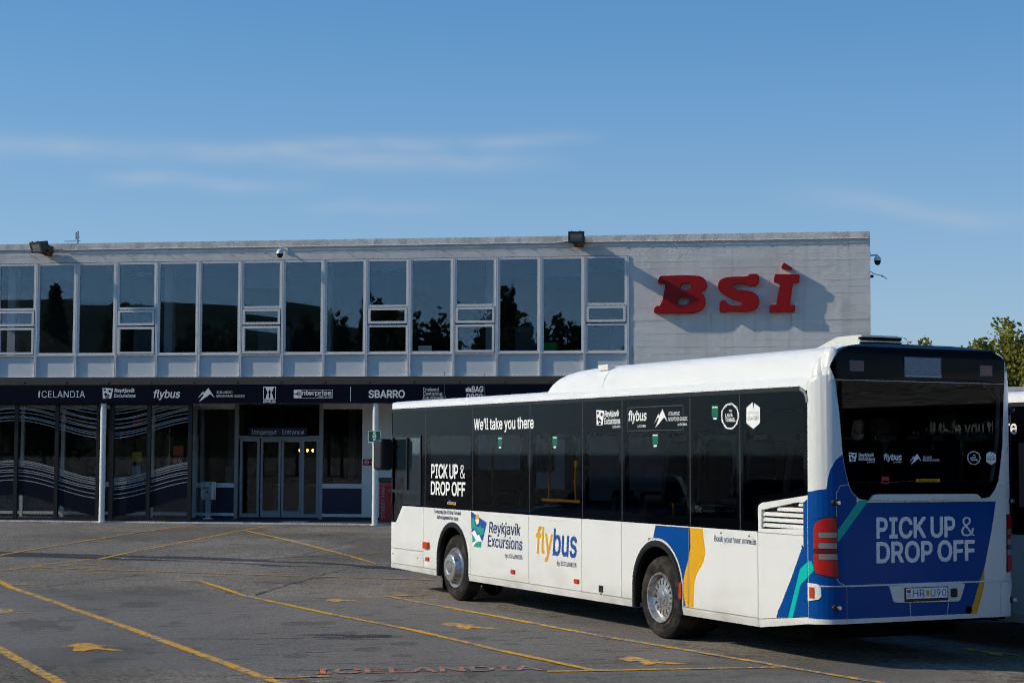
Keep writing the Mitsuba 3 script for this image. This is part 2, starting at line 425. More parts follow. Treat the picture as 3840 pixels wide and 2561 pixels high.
LINES = [
    ([(-9.37, 31.36), (-8.44, 29.27), (-7.93, 28.05), (-7.0, 26.26), (-4.74, 21.8), (-2.31, 16.85), (-2.15, 16.57), (-1.81, 15.91)], .12, 0),
    ([(-2.29, 16.93), (-1.74, 17.06)], .09, 0),
    ([(-6.17, 20.54), (-5.53, 19.23), (-4.13, 16.38), (-3.71, 15.49)], .13, 0),
    ([(-5.25, 29.71), (-4.18, 27.04), (-4.09, 26.72), (-2.31, 23.43), (-1.23, 21.59), (-0.04, 19.18), (0.27, 18.61), (0.83, 17.57)], .10, 0),
    ([(-5.69, 29.55), (-5.25, 29.71)], .09, 0),
    ([(0.36, 17.5), (2.37, 17.87), (2.78, 17.94)], .09, 0),
    ([(-1.87, 26.62), (-1.18, 25.25), (-0.06, 23.13), (0.98, 21.04), (2.46, 18.5), (2.78, 17.94), (3.47, 16.75), (3.77, 16.21)], .10, 0),
    ([(-1.87, 26.57), (-1.33, 26.79)], .09, 0),
    ([(-9.26, 31.07), (-9.19, 31.82), (-8.97, 33.21), (-8.45, 35.57)], .10, 0),
    ([(-8.28, 35.47), (-8.21, 37.36), (-7.82, 43.44), (-7.46, 48.6), (-7.14, 52.4)], .10, 0),
    ([(-10.65, 35.69), (-10.6, 36.69), (-10.56, 38.41), (-10.34, 42.13), (-9.95, 48.37), (-9.44, 52.6)], .10, 0),
    ([(-14.24, 50.35), (-10.95, 49.36)], .10, 1),
    ([(-13.25, 44.83), (-11.8, 46.48)], .09, 1),
    ([(-8.94, 32.95), (-7.24, 32.25), (-4.3, 31.12), (-1.33, 30.12)], .10, 0),
    ([(-8.98, 32.95), (-7.91, 33.86), (-7.51, 33.99)], .08, 1),
    ([(-7.32, 48.75), (-4.37, 40.28), (-3.59, 38.03), (-2.66, 34.91)], .10, 0),
    ([(-6.91, 48.15), (-3.34, 47.23)], .10, 1),
    ([(-5.02, 35.77), (-3.63, 38.03), (-2.8, 38.98)], .09, 1),
    ([(-5.28, 49.82), (-4.27, 49.99)], .16, 1),
    ([(-8.08, 28.53), (-7.63, 28.73)], .09, 0),
]
for k, (pts, w, faded) in enumerate(LINES):
    p = ragged(pts, 0.004, 0.3)
    obj('parking_lot', 'painted_line', sheet(LineString(p).buffer(w / 2, cap_style=2), 0.008 + 0.0012 * (k % 4)), 'marking_faded' if faded else 'marking_yellow')
for pts in ([(-7.9, 35.76), (-7.78, 35.97)], [(-5.21, 34.67), (-4.99, 34.5)]):
    obj('parking_lot', 'painted_dash', sheet(LineString(pts).buffer(0.05, cap_style=2), 0.009), 'marking_white')
ARROWS = [
    [(-7.02, 24.03), (-6.98, 24.21), (-6.81, 24.16), (-6.7, 23.94), (-6.49, 23.95), (-6.7, 23.82), (-6.29, 23.55), (-6.72, 23.65), (-6.8, 23.4)],
    [(-4.96, 19.52), (-4.89, 19.71), (-4.84, 19.91), (-4.69, 19.88), (-4.59, 19.68), (-4.34, 19.65), (-4.56, 19.52), (-4.16, 19.17), (-4.28, 19.15), (-4.53, 19.31), (-4.59, 19.09), (-4.71, 19.09), (-4.8, 19.51), (-4.89, 19.55)],
    [(1.12, 18.59), (1.18, 18.71), (1.24, 18.84), (1.33, 18.77), (1.41, 18.57), (1.62, 18.53), (1.48, 18.41), (1.82, 18.15), (1.65, 18.12), (1.49, 18.22), (1.41, 18.02), (1.35, 18.12), (1.32, 18.41), (1.22, 18.34), (1.18, 18.46)],
    [(-0.88, 22.19), (-0.84, 22.37), (-0.79, 22.52), (-0.66, 22.47), (-0.57, 22.26), (-0.34, 22.17), (-0.49, 22.03), (-0.12, 21.75), (-0.26, 21.7), (-0.49, 21.83), (-0.52, 21.63), (-0.62, 21.64), (-0.69, 22.02), (-0.77, 21.93)],
    [(-2.71, 25.84), (-2.57, 26.12), (-2.45, 25.91), (-2.1, 25.63), (-2.28, 25.62), (-2.45, 25.73), (-2.48, 25.51), (-2.55, 25.53)],
    [(5.21, 20.43), (5.32, 20.53), (5.37, 20.31), (5.74, 19.86), (5.65, 19.78), (5.5, 19.95), (5.48, 19.59), (5.35, 19.73), (5.34, 20.14), (5.22, 20.18)],
]
for a in ARROWS:
    obj('parking_lot', 'painted_arrow', sheet(Polygon(a).buffer(0.02).buffer(-0.02), 0.009), 'marking_yellow')
mrk = np.random.default_rng(31)
for cx_, cy_, sx_, sy_, n_ in ((-1.9, 20.8, .8, .5, 16), (5.6, 16.9, .9, .35, 12), (-5.6, 24.2, 1.2, .6, 8)):
    for _ in range(n_):
        a_, b_ = cx_ + mrk.normal(0, sx_ / 2), cy_ + mrk.normal(0, sy_ / 2)
        l_, t_ = mrk.uniform(.08, .30), mrk.normal(0, .12)
        g_ = LineString([(a_ - l_, b_ - l_ * t_), (a_, b_ + mrk.normal(0, .01)), (a_ + l_, b_ + l_ * t_)]).buffer(mrk.uniform(.012, .026))
        obj('parking_lot', 'scuff_mark', sheet(g_, 0.0062), 'asphalt_patch')
word = text_poly('ICELANDIA', 2.25, 0.37, bold=True)
word = affinity.affine_transform(word, [0.985, -0.10, 0.17, 1.0, -1.90, 17.24])
obj('parking_lot', 'painted_lettering', sheet(word, 0.009), 'marking_orange')

# ------------------------------------------------------------------ the terminal building (local x along the facade, -y towards the yard)
FA = -0.155
TF = T().translate([0, 54.067, 0]).rotate([0, 0, 1], math.degrees(FA))
B = 'bus_terminal'


def fobj(parent, name, mesh, m, smooth=False):
    return obj(parent, name, mesh, m, smooth, TF)


def relief(s0, s1, z0, z1, y, seed, board=0.2, amp=0.0024, ridge=0.005):
    """board-marked concrete face as a displaced grid"""
    r = np.random.default_rng(seed)
    zs = []
    k = 0
    z = z0
    while z < z1 - 1e-6:
        zs += [(z + d, k, d) for d in (0, 0.007, 0.014, board * 0.5, board - 0.006) if z + d < z1]
        z += board; k += 1
    zs.append((z1, k, board / 2))
    xs_ = np.arange(s0, s1 + 0.049, (s1 - s0) / max(1, round((s1 - s0) / 0.05)))
    X, Z = np.meshgrid(xs_, [q[0] for q in zs])
    K = np.array([q[1] for q in zs])[:, None] + 0 * X.astype(int)
    D = np.array([q[2] for q in zs])[:, None] + 0 * X
    off = r.normal(0, amp, 400)[K % 400]
    q = np.stack([X * 7, Z * 7, 0 * X + seed], -1)
    n = meshkit.fbm(q, 3, seed) - 0.5
    rid = ridge * (np.abs(D - 0.007) < 1e-4) * (meshkit.noise(np.stack([X * 1.3, K * 3.7, 0 * X], -1), seed + 1) > 0.42)
    disp = off + 0.009 * n + rid
    for _ in range(int((s1 - s0) * 1.0)):                # butt joints of the boards
        kk, xx = r.integers(0, max(1, K.max())), r.uniform(s0, s1)
        disp += 0.004 * (K == kk) * (np.abs(X - xx) < 0.03)
    V = np.stack([X, y - disp, Z], -1).reshape(-1, 3)
    nx, nz = len(xs_), len(zs)
    i = np.arange(nx * nz).reshape(nz, nx)
    F = np.stack([i[:-1, :-1], i[:-1, 1:], i[1:, 1:], i[1:, :-1]], -1).reshape(-1, 4)
    return V, F


SL, SR = -21.0, 10.84                 # ends of the facade
WR = 3.592                             # right end of the window band
# solid core behind the relief, open where the windows are
fobj(B, 'wall', bx(WR + 0.02, SR, 0.02, 12, 0, 8.6), 'concrete_white')
fobj(B, 'wall', relief(WR + 0.02, SR, 4.2, 8.64, 0.0, 11), 'concrete_white', True)
fobj(B, 'wall', bx(SL, WR + 0.02, 0.02, 0.4, 8.2, 8.62), 'concrete_white')
fobj(B, 'wall', relief(SL, WR + 0.02, 8.215, 8.64, 0.0, 12, board=0.21), 'concrete_white', True)
fobj(B, 'parapet', bx(SL, SR, -0.04, 0.35, 8.645, 8.832), 'concrete_weathered')
fobj(B, 'parapet', relief(SL, SR + 0.003, 8.645, 8.836, -0.042, 13, board=0.19, amp=0.001, ridge=0.0), 'concrete_weathered', True)
fobj(B, 'roof', bx(SL, SR, 0.35, 12, 8.6, 8.75), 'roof_edge')
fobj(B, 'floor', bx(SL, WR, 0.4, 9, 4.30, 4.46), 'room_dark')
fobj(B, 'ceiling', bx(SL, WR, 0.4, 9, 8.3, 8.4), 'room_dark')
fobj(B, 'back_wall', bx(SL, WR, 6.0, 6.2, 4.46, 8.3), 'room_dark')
# the conduit under the parapet with its clips, and the drip pipes
con = [(-14.6, -0.055, 8.63), (-10, -0.055, 8.632), (-5, -0.055, 8.628), (0, -0.055, 8.634), (1.4, -0.055, 8.63), (1.75, -0.06, 8.68)]
fobj(B, 'conduit', tube(con, 0.012, 8), 'camera_white', 40)
fobj(B, 'conduit', tube([(2.3, -0.055, 8.64), (5, -0.055, 8.632), (8, -0.055, 8.63), (10.8, -0.055, 8.636)], 0.012, 8), 'camera_white', 40)
for s in np.arange(-14.0, 10.8, 0.72):
    if not 1.2 < s < 2.5:
        fobj(B, 'conduit_clip', bx(s, s + 0.02, -0.075, -0.045, 8.605, 8.655), 'camera_white')
for s in [-15.7, -13.4, -12.5, -11.15, -10.75, -9.1, -7.9, -5.3, -4.2, -2.2, -1.2, -0.2, 0.6, 1.38, 1.75, 2.85]:
    fobj(B, 'drip_pipe', cyl((s, 0.03, 8.47), (s, -0.07, 8.455), 0.014, n=10), 'concrete_white', 40)

MULL = [-19.55, -18.2, -16.85, -15.494, -14.143, -12.802, -11.447, -10.055, -8.671, -7.314, -5.973, -4.61, -3.241, -1.834, -0.48, 0.883, 2.242, 3.574]
bays = list(zip(MULL[:-1], MULL[1:]))
kinds = ['F', 'F', 'B', 'F', 'F', 'B', 'F', 'F', 'B', 'F', 'F', 'H', 'F', 'B', 'F', 'F', 'H']
ZH, ZS, ZP = 8.20, 5.25, 4.465
sills = {'F': [(5.25, 8.2)], 'B': [(6.70, 8.2), (6.16, 6.68), (5.25, 6.14)], 'H': [(6.70, 8.2), (6.16, 6.68), (5.25, 6.14)]}


def frame(x0, x1, z0, z1, w, y0, y1):
    return prism(sbox(x0, z0, x1, z1).difference(sbox(x0 + w, z0 + w, x1 - w, z1 - w)), 'y', y0, y1)


prng = np.random.default_rng(8)
for (a, b), k in zip(bays, kinds):
    win = group_key(B, 'window')
    x0, x1 = a + 0.035, b - 0.035
    pane_key = []
    for (z0, z1) in sills[k]:
        opens = k in 'BH' and (z1 < 6.69) and not (k == 'H' and z0 < 5.5)
        if opens:
            obj(win, 'sash', frame(x0 + 0.03, x1 - 0.03, z0 + 0.02, z1 - 0.005, 0.075, -0.045, 0.05), 'frame_white', to_world=TF)
            pane_key.append((x0 + 0.10, x1 - 0.10, z0 + 0.09, z1 - 0.075))
        else:
            obj(win, 'frame', frame(x0, x1, z0, z1, 0.065, -0.015, 0.06), 'frame_white', to_world=TF)
            pane_key.append((x0 + 0.06, x1 - 0.06, z0 + 0.06, z1 - 0.06))
    for (p0, p1, q0, q1) in pane_key:
        dx, dz = prng.normal(0, 0.0035, 2)
        v = np.array([(p0, 0.03, q0), (p1, 0.03 + dx, q0), (p1, 0.03 + dx + dz, q1), (p0, 0.03 + dz, q1)])
        obj(win, 'pane', (v, np.array([[0, 1, 2, 3]])), 'window_glass', to_world=TF)
    fobj(B, 'spandrel_panel', bx(x0, x1, 0.045, 0.12, ZP, ZS - 0.002), 'spandrel')
    fobj(B, 'spandrel_frame', union([bx(x0, x1, -0.03, 0.06, ZP, ZP + 0.05), bx(x0, x1, -0.04, 0.06, ZS - 0.03, ZS - 0.003)]), 'frame_white')
for i, m in enumerate(MULL):
    w = 0.05 if i in (7, 12) else 0.034
    fobj(B, 'mullion', union([bx(m - w, m - 0.006, -0.035, 0.08, ZP, ZH), bx(m + 0.006, m + w, -0.035, 0.08, ZP, ZH), bx(m - 0.006, m + 0.006, -0.005, 0.08, ZP, ZH)]), 'frame_white')
fobj(B, 'window_head', bx(SL, WR + 0.01, -0.02, 0.3, ZH, 8.213), 'roof_edge')
# things behind the upper panes
for s0, s1, z0, z1, y, m in ((-3.05, -2.62, 5.27, 5.52, 0.5, 'paper'), (0.75, 1.25, 5.3, 5.62, 0.9, 'box_green')):
    k = 'paper_sheet' if m == 'paper' else 'storage_crate'
    obj(None, k, rbox(s0, s1, y, y + (0.02 if m == 'paper' else 0.4), z0, z1, 0.004), m, to_world=TF)
tag('paper_sheet', 'white paper sheet propped inside an upper floor window', 'paper')
tag('storage_crate', 'bright green crate standing behind an upper floor window near the red lettering', 'crate')
obj(None, 'hanging_jacket', rbox(0.36, 0.62, 1.2, 1.4, 6.1, 6.5, 0.05), 'box_blue', to_world=TF)
tag('hanging_jacket', 'blue jacket seen dimly through an upper floor window above the green crate', 'jacket')

for s0 in (-17.5, -12.0, -6.6, -1.2):
    fobj(B, 'interior_column', bx(s0, s0 + 0.28, 2.2, 2.5, 4.46, 8.3), 'spandrel')
for s0, s1, z0 in ((-15.4, -14.25, 7.7), (-8.58, -7.40, 7.35), (-4.52, -3.33, 7.85), (0.97, 2.16, 7.6)):
    fobj(B, 'roller_blind', bx(s0, s1, 0.16, 0.17, z0, 8.18), 'room_blind')
for s0 in (-14.0, -9.5, -5.2, 1.0, 2.9):
    for y0 in (2.2, 4.2):
        fobj(B, 'ceiling_light', bx(s0, s0 + 1.1, y0, y0 + 0.14, 8.24, 8.298), 'frame_white')
for s0, w in ((-13.2, 0.9), (-8.9, 1.1), (-0.3, 0.8), (2.75, 0.55)):
    fobj(B, 'office_cabinet', bx(s0, s0 + w, 2.6, 3.0, 4.47, 6.0 + 0.3 * w), 'room_blind')

# the canopy and its sign band
CY = -1.95
fobj(B, 'canopy', bx(SL, 4.6, CY + 0.05, 1.25, 3.72, 4.20), 'soffit')
fobj(B, 'canopy_edge', union([bx(SL, 4.6, CY - 0.02, 1.2, 4.215, 4.26), bx(SL, 4.6, CY + 0.1, 0.04, 4.26, 4.455)]), 'roof_edge')
for s in np.arange(-16.4, 4, 1.37):
    fobj(B, 'edge_clamp', bx(s, s + 0.05, CY - 0.03, CY + 0.1, 4.222, 4.30), 'roof_edge')
for s0 in (-14.3, -9.1, -3.9):
    fobj(B, 'roof_light', m3.Manifold.sphere(1, 32).scale([0.75, 0.5, 0.075]).translate([s0 + 0.75, -1.3, 4.26]), 'column_white', True)
band = fobj(B, 'sign_band', bx(SL, 4.6, CY - 0.03, CY + 0.05, 3.65, 4.205), 'fascia_navy')


def fsign(poly, name='lettering', m='sign_white', y=CY - 0.03, t=0.006):
    return fobj(band, name, prism(poly, 'y', y - t, y), m)


def at(poly, x, z):
    return affinity.translate(poly, x, z)


fsign(at(union_all([text_poly('CELANDIA', 1.405, 0.205, weight=-0.006), ]), -14.385, 3.825))
fsign(Polygon([(-14.49, 3.825), (-14.445, 3.825), (-14.445, 3.96), (-14.43, 3.995), (-14.455, 4.03), (-14.49, 4.03), (-14.475, 3.99), (-14.49, 3.96)]))


# unit logos: x to the right 0..1, z up 0..1
LOGO_Q = Polygon([(0, 1), (1, 0.86), (0.66, 0.02), (0.20, 0.0)])


def logo_mono(w, h):
    sky = Polygon([(0.07, 0.90), (0.88, 0.78), (0.80, 0.62), (0.66, 0.56), (0.55, 0.68), (0.47, 0.60), (0.30, 0.74), (0.12, 0.70)]).difference(Point(0.45, 0.79).buffer(0.12))
    mtn = Polygon([(0.13, 0.44), (0.34, 0.56), (0.50, 0.36), (0.58, 0.44), (0.72, 0.22), (0.55, 0.22), (0.40, 0.30), (0.30, 0.18)])
    low = Polygon([(0.19, 0.10), (0.28, 0.14), (0.45, 0.22), (0.66, 0.14), (0.63, 0.06), (0.24, 0.045)])
    g = Polygon([(0, 1), (1, 0.94), (0.82, 0.02), (0.06, 0.0)])
    return affinity.scale(g.difference(sky).difference(mtn).difference(low), w, h, origin=(0, 0))


def logo_mountain(w, h):
    g = union_all([Polygon([(0.0, 0.25), (0.31, 0.76), (0.38, 0.62), (0.42, 0.70), (0.62, 1.0), (1.0, 0.30), (0.74, 0.56), (0.60, 0.44), (0.08, 0.0), (0.36, 0.50), (0.29, 0.58)])])
    return affinity.scale(g.buffer(0), w, h, origin=(0, 0))


def logo_ring(w, h):
    rings = []
    for k, n in enumerate((9, 8, 10)):
        a = np.arange(n) / n * 2 * math.pi + 0.3 * k
        r = 0.47 - 0.02 * k
        rings.append(Polygon(np.c_[0.5 + r * np.cos(a) * (1 + 0.04 * np.sin(3 * a)), 0.5 + r * np.sin(a)]).exterior.buffer(0.011))
    g = union_all(rings + [at(text_poly('THE', 0.17, 0.07, True), 0.44, 0.66), at(text_poly('LAVA', 0.38, 0.12, True), 0.26, 0.48), at(text_poly('TUNNEL', 0.54, 0.12, True), 0.26, 0.31)])
    return affinity.scale(g, w, h, origin=(0, 0))


def logo_ice(w, h):
    g = Polygon([(0.5, 1.0), (0.62, 0.93), (1.0, 0.78), (1.0, 0.22), (0.5, 0.0), (0.0, 0.22), (0.0, 0.78)]).difference(Polygon([(0.47, 1.0), (0.60, 1.0), (0.56, 0.85), (0.54, 0.70), (0.49, 0.84)]))
    g = g.difference(at(text_poly('INTO THE', 0.80, 0.11), 0.1, 0.52)).difference(at(text_poly('GLACIER', 0.82, 0.13, True), 0.09, 0.33))
    return affinity.scale(g, w, h, origin=(0, 0))


fsign(at(logo_mono(0.345, 0.33), -12.415, 3.79), 'logo')
fsign(at(text_poly('Reykjavik', 0.66, 0.115, shear=0.18, bold=True), -12.03, 3.985))
fsign(at(text_poly('Excursions', 0.70, 0.105, shear=0.18, bold=True), -12.045, 3.83))
fsign(at(text_poly('flybus', 0.845, 0.235, shear=0.2, bold=True), -10.77, 3.82))
fsign(at(logo_mountain(0.54, 0.425), -9.37, 3.69), 'logo')
fsign(at(text_poly('ICELANDIC', 0.50, 0.07), -8.77, 3.945))
fsign(at(text_poly('MOUNTAIN GUIDES', 0.89, 0.078), -8.77, 3.83))
diver = union_all([Polygon([(0.42, 0.0), (0.58, 0.0), (0.56, 0.45), (0.66, 0.55), (0.60, 0.62), (0.40, 0.62), (0.34, 0.55), (0.44, 0.45)]), Point(0.5, 0.68).buffer(0.10)])
dive = sbox(0, 0, 1, 1).difference(Polygon([(0.06, 0.06), (0.20, 0.06), (0.24, 0.30), (0.34, 0.55), (0.16, 0.93), (0.06, 0.93)])).difference(Polygon([(0.94, 0.06), (0.80, 0.06), (0.76, 0.30), (0.66, 0.55), (0.84, 0.93), (0.94, 0.93)])).difference(affinity.translate(affinity.scale(diver, 0.8, 0.8, origin=(0.5, 0)), 0, 0.12))
fsign(at(affinity.scale(dive, 0.40, 0.40, origin=(0, 0)), -7.305, 3.75), 'logo')
fsign(at(text_poly('DIVE.IS', 0.395, 0.062, bold=True, weight=0.02), -7.305, 3.664))
ent = sbox(0, 0, 1.205, 0.255).difference(sbox(0.235, 0.012, 1.193, 0.243))
ent = ent.difference(at(text_poly('e', 0.13, 0.155, bold=True), 0.085, 0.075)).difference(sbox(0, 0.112, 0.09, 0.135))
ent = union_all([ent, at(text_poly('nterprise', 0.92, 0.135, bold=True), 0.25, 0.095), at(text_poly('rent-a-car', 0.42, 0.045, bold=True), 0.77, 0.03)])
fsign(at(ent, -6.348, 3.80), 'logo')
fsign(sbox(-4.597, 3.70, -4.578, 4.146), 'divider')
fsign(at(text_poly('SBARRO', 1.11, 0.215, bold=True, weight=0.012), -4.035, 3.815))
for t, w, z in (('Iceland', 0.475, 4.01), ('Camping', 0.58, 3.885), ('Equipment', 0.70, 3.76)):
    fsign(at(text_poly(t, w, 0.10), -2.37, z))
bag = union_all([sbox(0, 0, 0.16, 0.10).difference(sbox(0.06, 0.04, 0.10, 0.06)), sbox(0.05, 0.10, 0.11, 0.135).difference(sbox(0.062, 0.10, 0.098, 0.122))])
fsign(at(bag, -1.075, 3.985), 'logo')
fsign(at(text_poly('BAG', 0.36, 0.17, bold=True, shear=0.1, weight=0.01), -0.905, 3.975))
fsign(at(text_poly('DROP', 0.49, 0.16, bold=True, shear=0.1, weight=0.01), -1.06, 3.76))

# columns
for s in (-12.415, -3.84):
    fobj(B, 'column', union([cyl((s, -1.86, -0.05), (s, -1.86, 3.72), 0.088, n=32), cyl((s, -1.86, -0.05), (s, -1.86, 0.03), 0.12, n=24)]), 'column_white', 40)
# floor slab under the canopy
fobj(B, 'porch_floor', bx(SL, 4.6, -1.72, 1.25, -0.3, 0.055), 'tile_dark')
fobj(B, 'kerb', bx(SL, 4.6, -1.80, -1.722, -0.3, 0.045), 'concrete_weathered')

fobj(B, 'manhole_cover', cyl((-6.55, -0.9, 0.05), (-6.55, -0.9, 0.059), 0.42, n=32), 'alu_frame')
# glass wind screen with wave lines
SY = -1.62
scr = group_key(B, 'glass_screen')
posts = [(-18.05, .06), (-16.68, .06), (-15.334, .06), (-14.004, .06), (-12.64, .075), (-12.22, .07), (-11.025, .06), (-9.704, .06)]
for s, w in posts:
    obj(scr, 'post', bx(s - w, s + w, SY - 0.05, SY + 0.05, 0.055, 3.72), 'screen_black', to_world=TF)
obj(scr, 'rail', union([bx(-21, -9.70, SY - 0.04, SY + 0.04, 0.06, 0.12), bx(-21, -9.70, SY - 0.04, SY + 0.04, 3.60, 3.71)]), 'screen_black', to_world=TF)
gl = [(a[0] + a[1], b[0] - b[1]) for a, b in zip(posts[:-1], posts[1:]) if a[0] != -12.64] + [(-21, -18.11)]
for a, b in gl:
    obj(scr, 'pane', (np.array([(a, SY, .12), (b, SY, .12), (b, SY, 3.6), (a, SY, 3.6)]), np.array([[0, 1, 2, 3]])), 'shop_glass', to_world=TF)
obj(scr, 'return_pane', (np.array([(-9.70, SY, .12), (-9.70, 1.15, .12), (-9.70, 1.15, 3.6), (-9.70, SY, 3.6)]), np.array([[0, 1, 2, 3]])), 'shop_glass', to_world=TF)


def wave(mean, amp):
    return lambda s: mean + amp * np.cos(2 * math.pi * (s + 15.4) / 6.1)


panes = union_all([sbox(a + 0.01, 0.13, b - 0.01, 3.59) for a, b in gl])
sv = np.linspace(-21, -9.7, 150)


def stripe(f, w=0.022):
    return LineString(np.c_[sv, f(sv)]).buffer(w / 2, cap_style=2).intersection(panes)


for o, tilt in ((0, 0), (0.085, 0), (0.14, .01), (0.27, .02), (0.34, -.02), (0.41, .02), (0.53, 0.03), (0.60, -.03), (0.72, .03), (0.84, 0), (0.95, 0)):
    f = wave(2.855 + o, 0.275 - tilt)
    g = stripe(f)
    if polys(g):
        obj(scr, 'wave_stripe', prism(g, 'y', SY - 0.007, SY - 0.004), 'stripe_white', to_world=TF)
for q in (0, 0.08, 0.19, 0.30, 0.46, 0.56, 0.78, 1.0):
    g = stripe(wave(1.605 - 0.60 * q, 0.278 + 0.01 * math.sin(9 * q)))
    obj(scr, 'wave_stripe', prism(g, 'y', SY - 0.009, SY - 0.006), 'stripe_white', to_world=TF)
top = wave(1.605 - 0.16, 0.28)(sv); bot = wave(0.50, 0.32)(sv)
obj(scr, 'wave_film', prism(Polygon(np.r_[np.c_[sv, top], np.c_[sv, bot][::-1]]).intersection(panes), 'y', SY - 0.0035, SY - 0.002), 'film_navy', to_world=TF)

# ground floor front behind the porch
GY = 1.2
for s, w in ((-19.2, .05), (-17.8, .05), (-16.4, .05), (-15.0, .06), (-13.35, .06), (-11.95, .05), (-10.53, .06), (-9.13, .06), (-6.33, .06)):
    fobj(B, 'post', rbox(s - w, s + w, GY - 0.06, GY + 0.08, 0.055, 3.72, 0.004), 'alu_frame' if s > -10 else 'frame_white')
for a, b in ((-19.15, -17.85), (-17.75, -16.45), (-16.35, -15.06), (-14.94, -13.41), (-13.29, -12.0), (-11.90, -10.59), (-10.47, -9.19), (-6.27, -4.985)):
    w = group_key(B, 'shop_window')
    for z0, z1, yy in ((1.035, 1.185, .05), (0.135, 0.232, .05), (3.55, 3.72, .03)):
        obj(w, 'rail', bx(a, b, GY - yy, GY + 0.06, z0, z1), 'frame_white', to_world=TF)
    obj(w, 'pane', (np.array([(a, GY, 1.185), (b, GY, 1.185), (b, GY, 3.55), (a, GY, 3.55)]), np.array([[0, 1, 2, 3]])), 'shop_glass', to_world=TF)
    obj(w, 'panel', bx(a, b, GY - 0.012, GY + 0.05, 0.232, 1.035), 'panel_navy', to_world=TF)
fobj(B, 'plinth', bx(-21, -9.0, GY - 0.02, GY + 0.06, 0.0, 0.135), 'screen_black')
fobj(B, 'wall', bx(-4.985, 4.6, GY - 0.04, GY + 0.1, 0.13, 3.72), 'column_white')
fobj(B, 'plinth', bx(-6.27, 4.6, GY - 0.03, GY + 0.09, 0.0, 0.13), 'screen_black')
# entrance
fobj(B, 'transom_bar', bx(-9.07, -6.39, GY - 0.05, GY + 0.06, 2.615, 2.705), 'alu_frame')
fobj(B, 'transom_pane', (np.array([(-9.07, GY, 2.7), (-6.39, GY, 2.7), (-6.39, GY, 3.72), (-9.07, GY, 3.72)]), np.array([[0, 1, 2, 3]])), 'shop_glass')
for (a, b), leaf_door in zip(((-9.0, -8.36), (-8.33, -7.67), (-7.64, -6.98), (-6.96, -6.40)), (0, 1, 1, 0)):
    d = group_key(B, 'door' if leaf_door else 'sidelight')
    y0 = GY + (0.01 if leaf_door else -0.05)
    w, zb, zt = (0.07, 0.30, 2.50) if leaf_door else (0.075, 0.22, 2.52)
    obj(d, 'frame', prism(sbox(a, 0.10, b, 2.61).difference(sbox(a + w, zb, b - w, zt)), 'y', y0, y0 + 0.05), 'alu_frame', to_world=TF)
    obj(d, 'pane', (np.array([(a + w, y0 + .02, zb), (b - w, y0 + .02, zb), (b - w, y0 + .02, zt), (a + w, y0 + .02, zt)]), np.array([[0, 1, 2, 3]])), 'shop_glass', to_world=TF)
    if leaf_door:
        obj(d, 'lock', cyl((b - 0.035 if a < -8 else a + 0.035, y0 - 0.01, 1.15), (b - 0.035 if a < -8 else a + 0.035, y0 + 0.01, 1.15), 0.02, n=12), 'chrome', to_world=TF)
fobj(B, 'door_sensor', rbox(-7.80, -7.56, GY - 0.09, GY - 0.05, 2.53, 2.60, 0.005), 'alu_frame')
# interior shell of the hall
fobj(B, 'hall_floor', bx(-21, 4.6, GY + 0.1, 7, -0.2, 0.06), 'tile_dark')
mat('hall_paint', (0.16, 0.16, 0.16), 0.9, 0.0)
for s0, w, z0, z1, y0 in ((-20.2, 1.6, 0.06, 1.1, 3.4), (-17.0, 2.4, 0.06, 1.05, 4.0), (-13.6, 0.5, 0.06, 1.9, 2.2), (-11.9, 0.9, 0.06, 2.0, 3.0), (-9.9, 0.45, 0.06, 1.7, 2.4), (-8.9, 1.9, 0.06, 1.1, 4.6), (-6.2, 0.8, 0.06, 1.25, 2.2)):
    fobj(B, 'hall_counter', rbox(s0, s0 + w, y0, y0 + 0.6, z0, z1, 0.01), 'hall_paint')
for s0 in (-18.4, -14.2, -10.0, -5.9):
    fobj(B, 'hall_column', bx(s0, s0 + 0.25, 3.0, 3.25, 0.06, 3.72), 'hall_paint')
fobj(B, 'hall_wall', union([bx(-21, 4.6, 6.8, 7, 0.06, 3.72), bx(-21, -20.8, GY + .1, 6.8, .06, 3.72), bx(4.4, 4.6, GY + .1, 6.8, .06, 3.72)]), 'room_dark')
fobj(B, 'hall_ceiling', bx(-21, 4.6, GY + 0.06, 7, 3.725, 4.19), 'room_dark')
tag(B, 'long two storey white concrete bus terminal with a window band and navy sign canopy', 'building')

# warm pendant lamps inside the hall
scene['bulb_glow'] = {'type': 'diffuse', 'reflectance': {'type': 'rgb', 'value': [0.4, 0.3, 0.1]}}
for i, s in enumerate((-7.60, -7.34, -7.16)):
    t = group_key(None, 'pendant_lamp')
    obj(t, 'cord', cyl((s, 3.2, 2.3), (s, 3.2, 3.72), 0.006, n=6), 'screen_black', to_world=TF)
    obj(t, 'bulb', m3.Manifold.sphere(0.045, 14).scale([0.8, 0.8, 1.25]).translate([s, 3.2, 2.24]), 'bulb_glow', True, TF, emitter={'type': 'area', 'radiance': {'type': 'rgb', 'value': [3.2, 1.35, 0.25]}})
    tag(t, ('leftmost', 'middle', 'rightmost')[i] + ' of the three small warm pendant bulbs glowing behind the entrance doors', 'lamp', 'pendant bulbs in the hall')

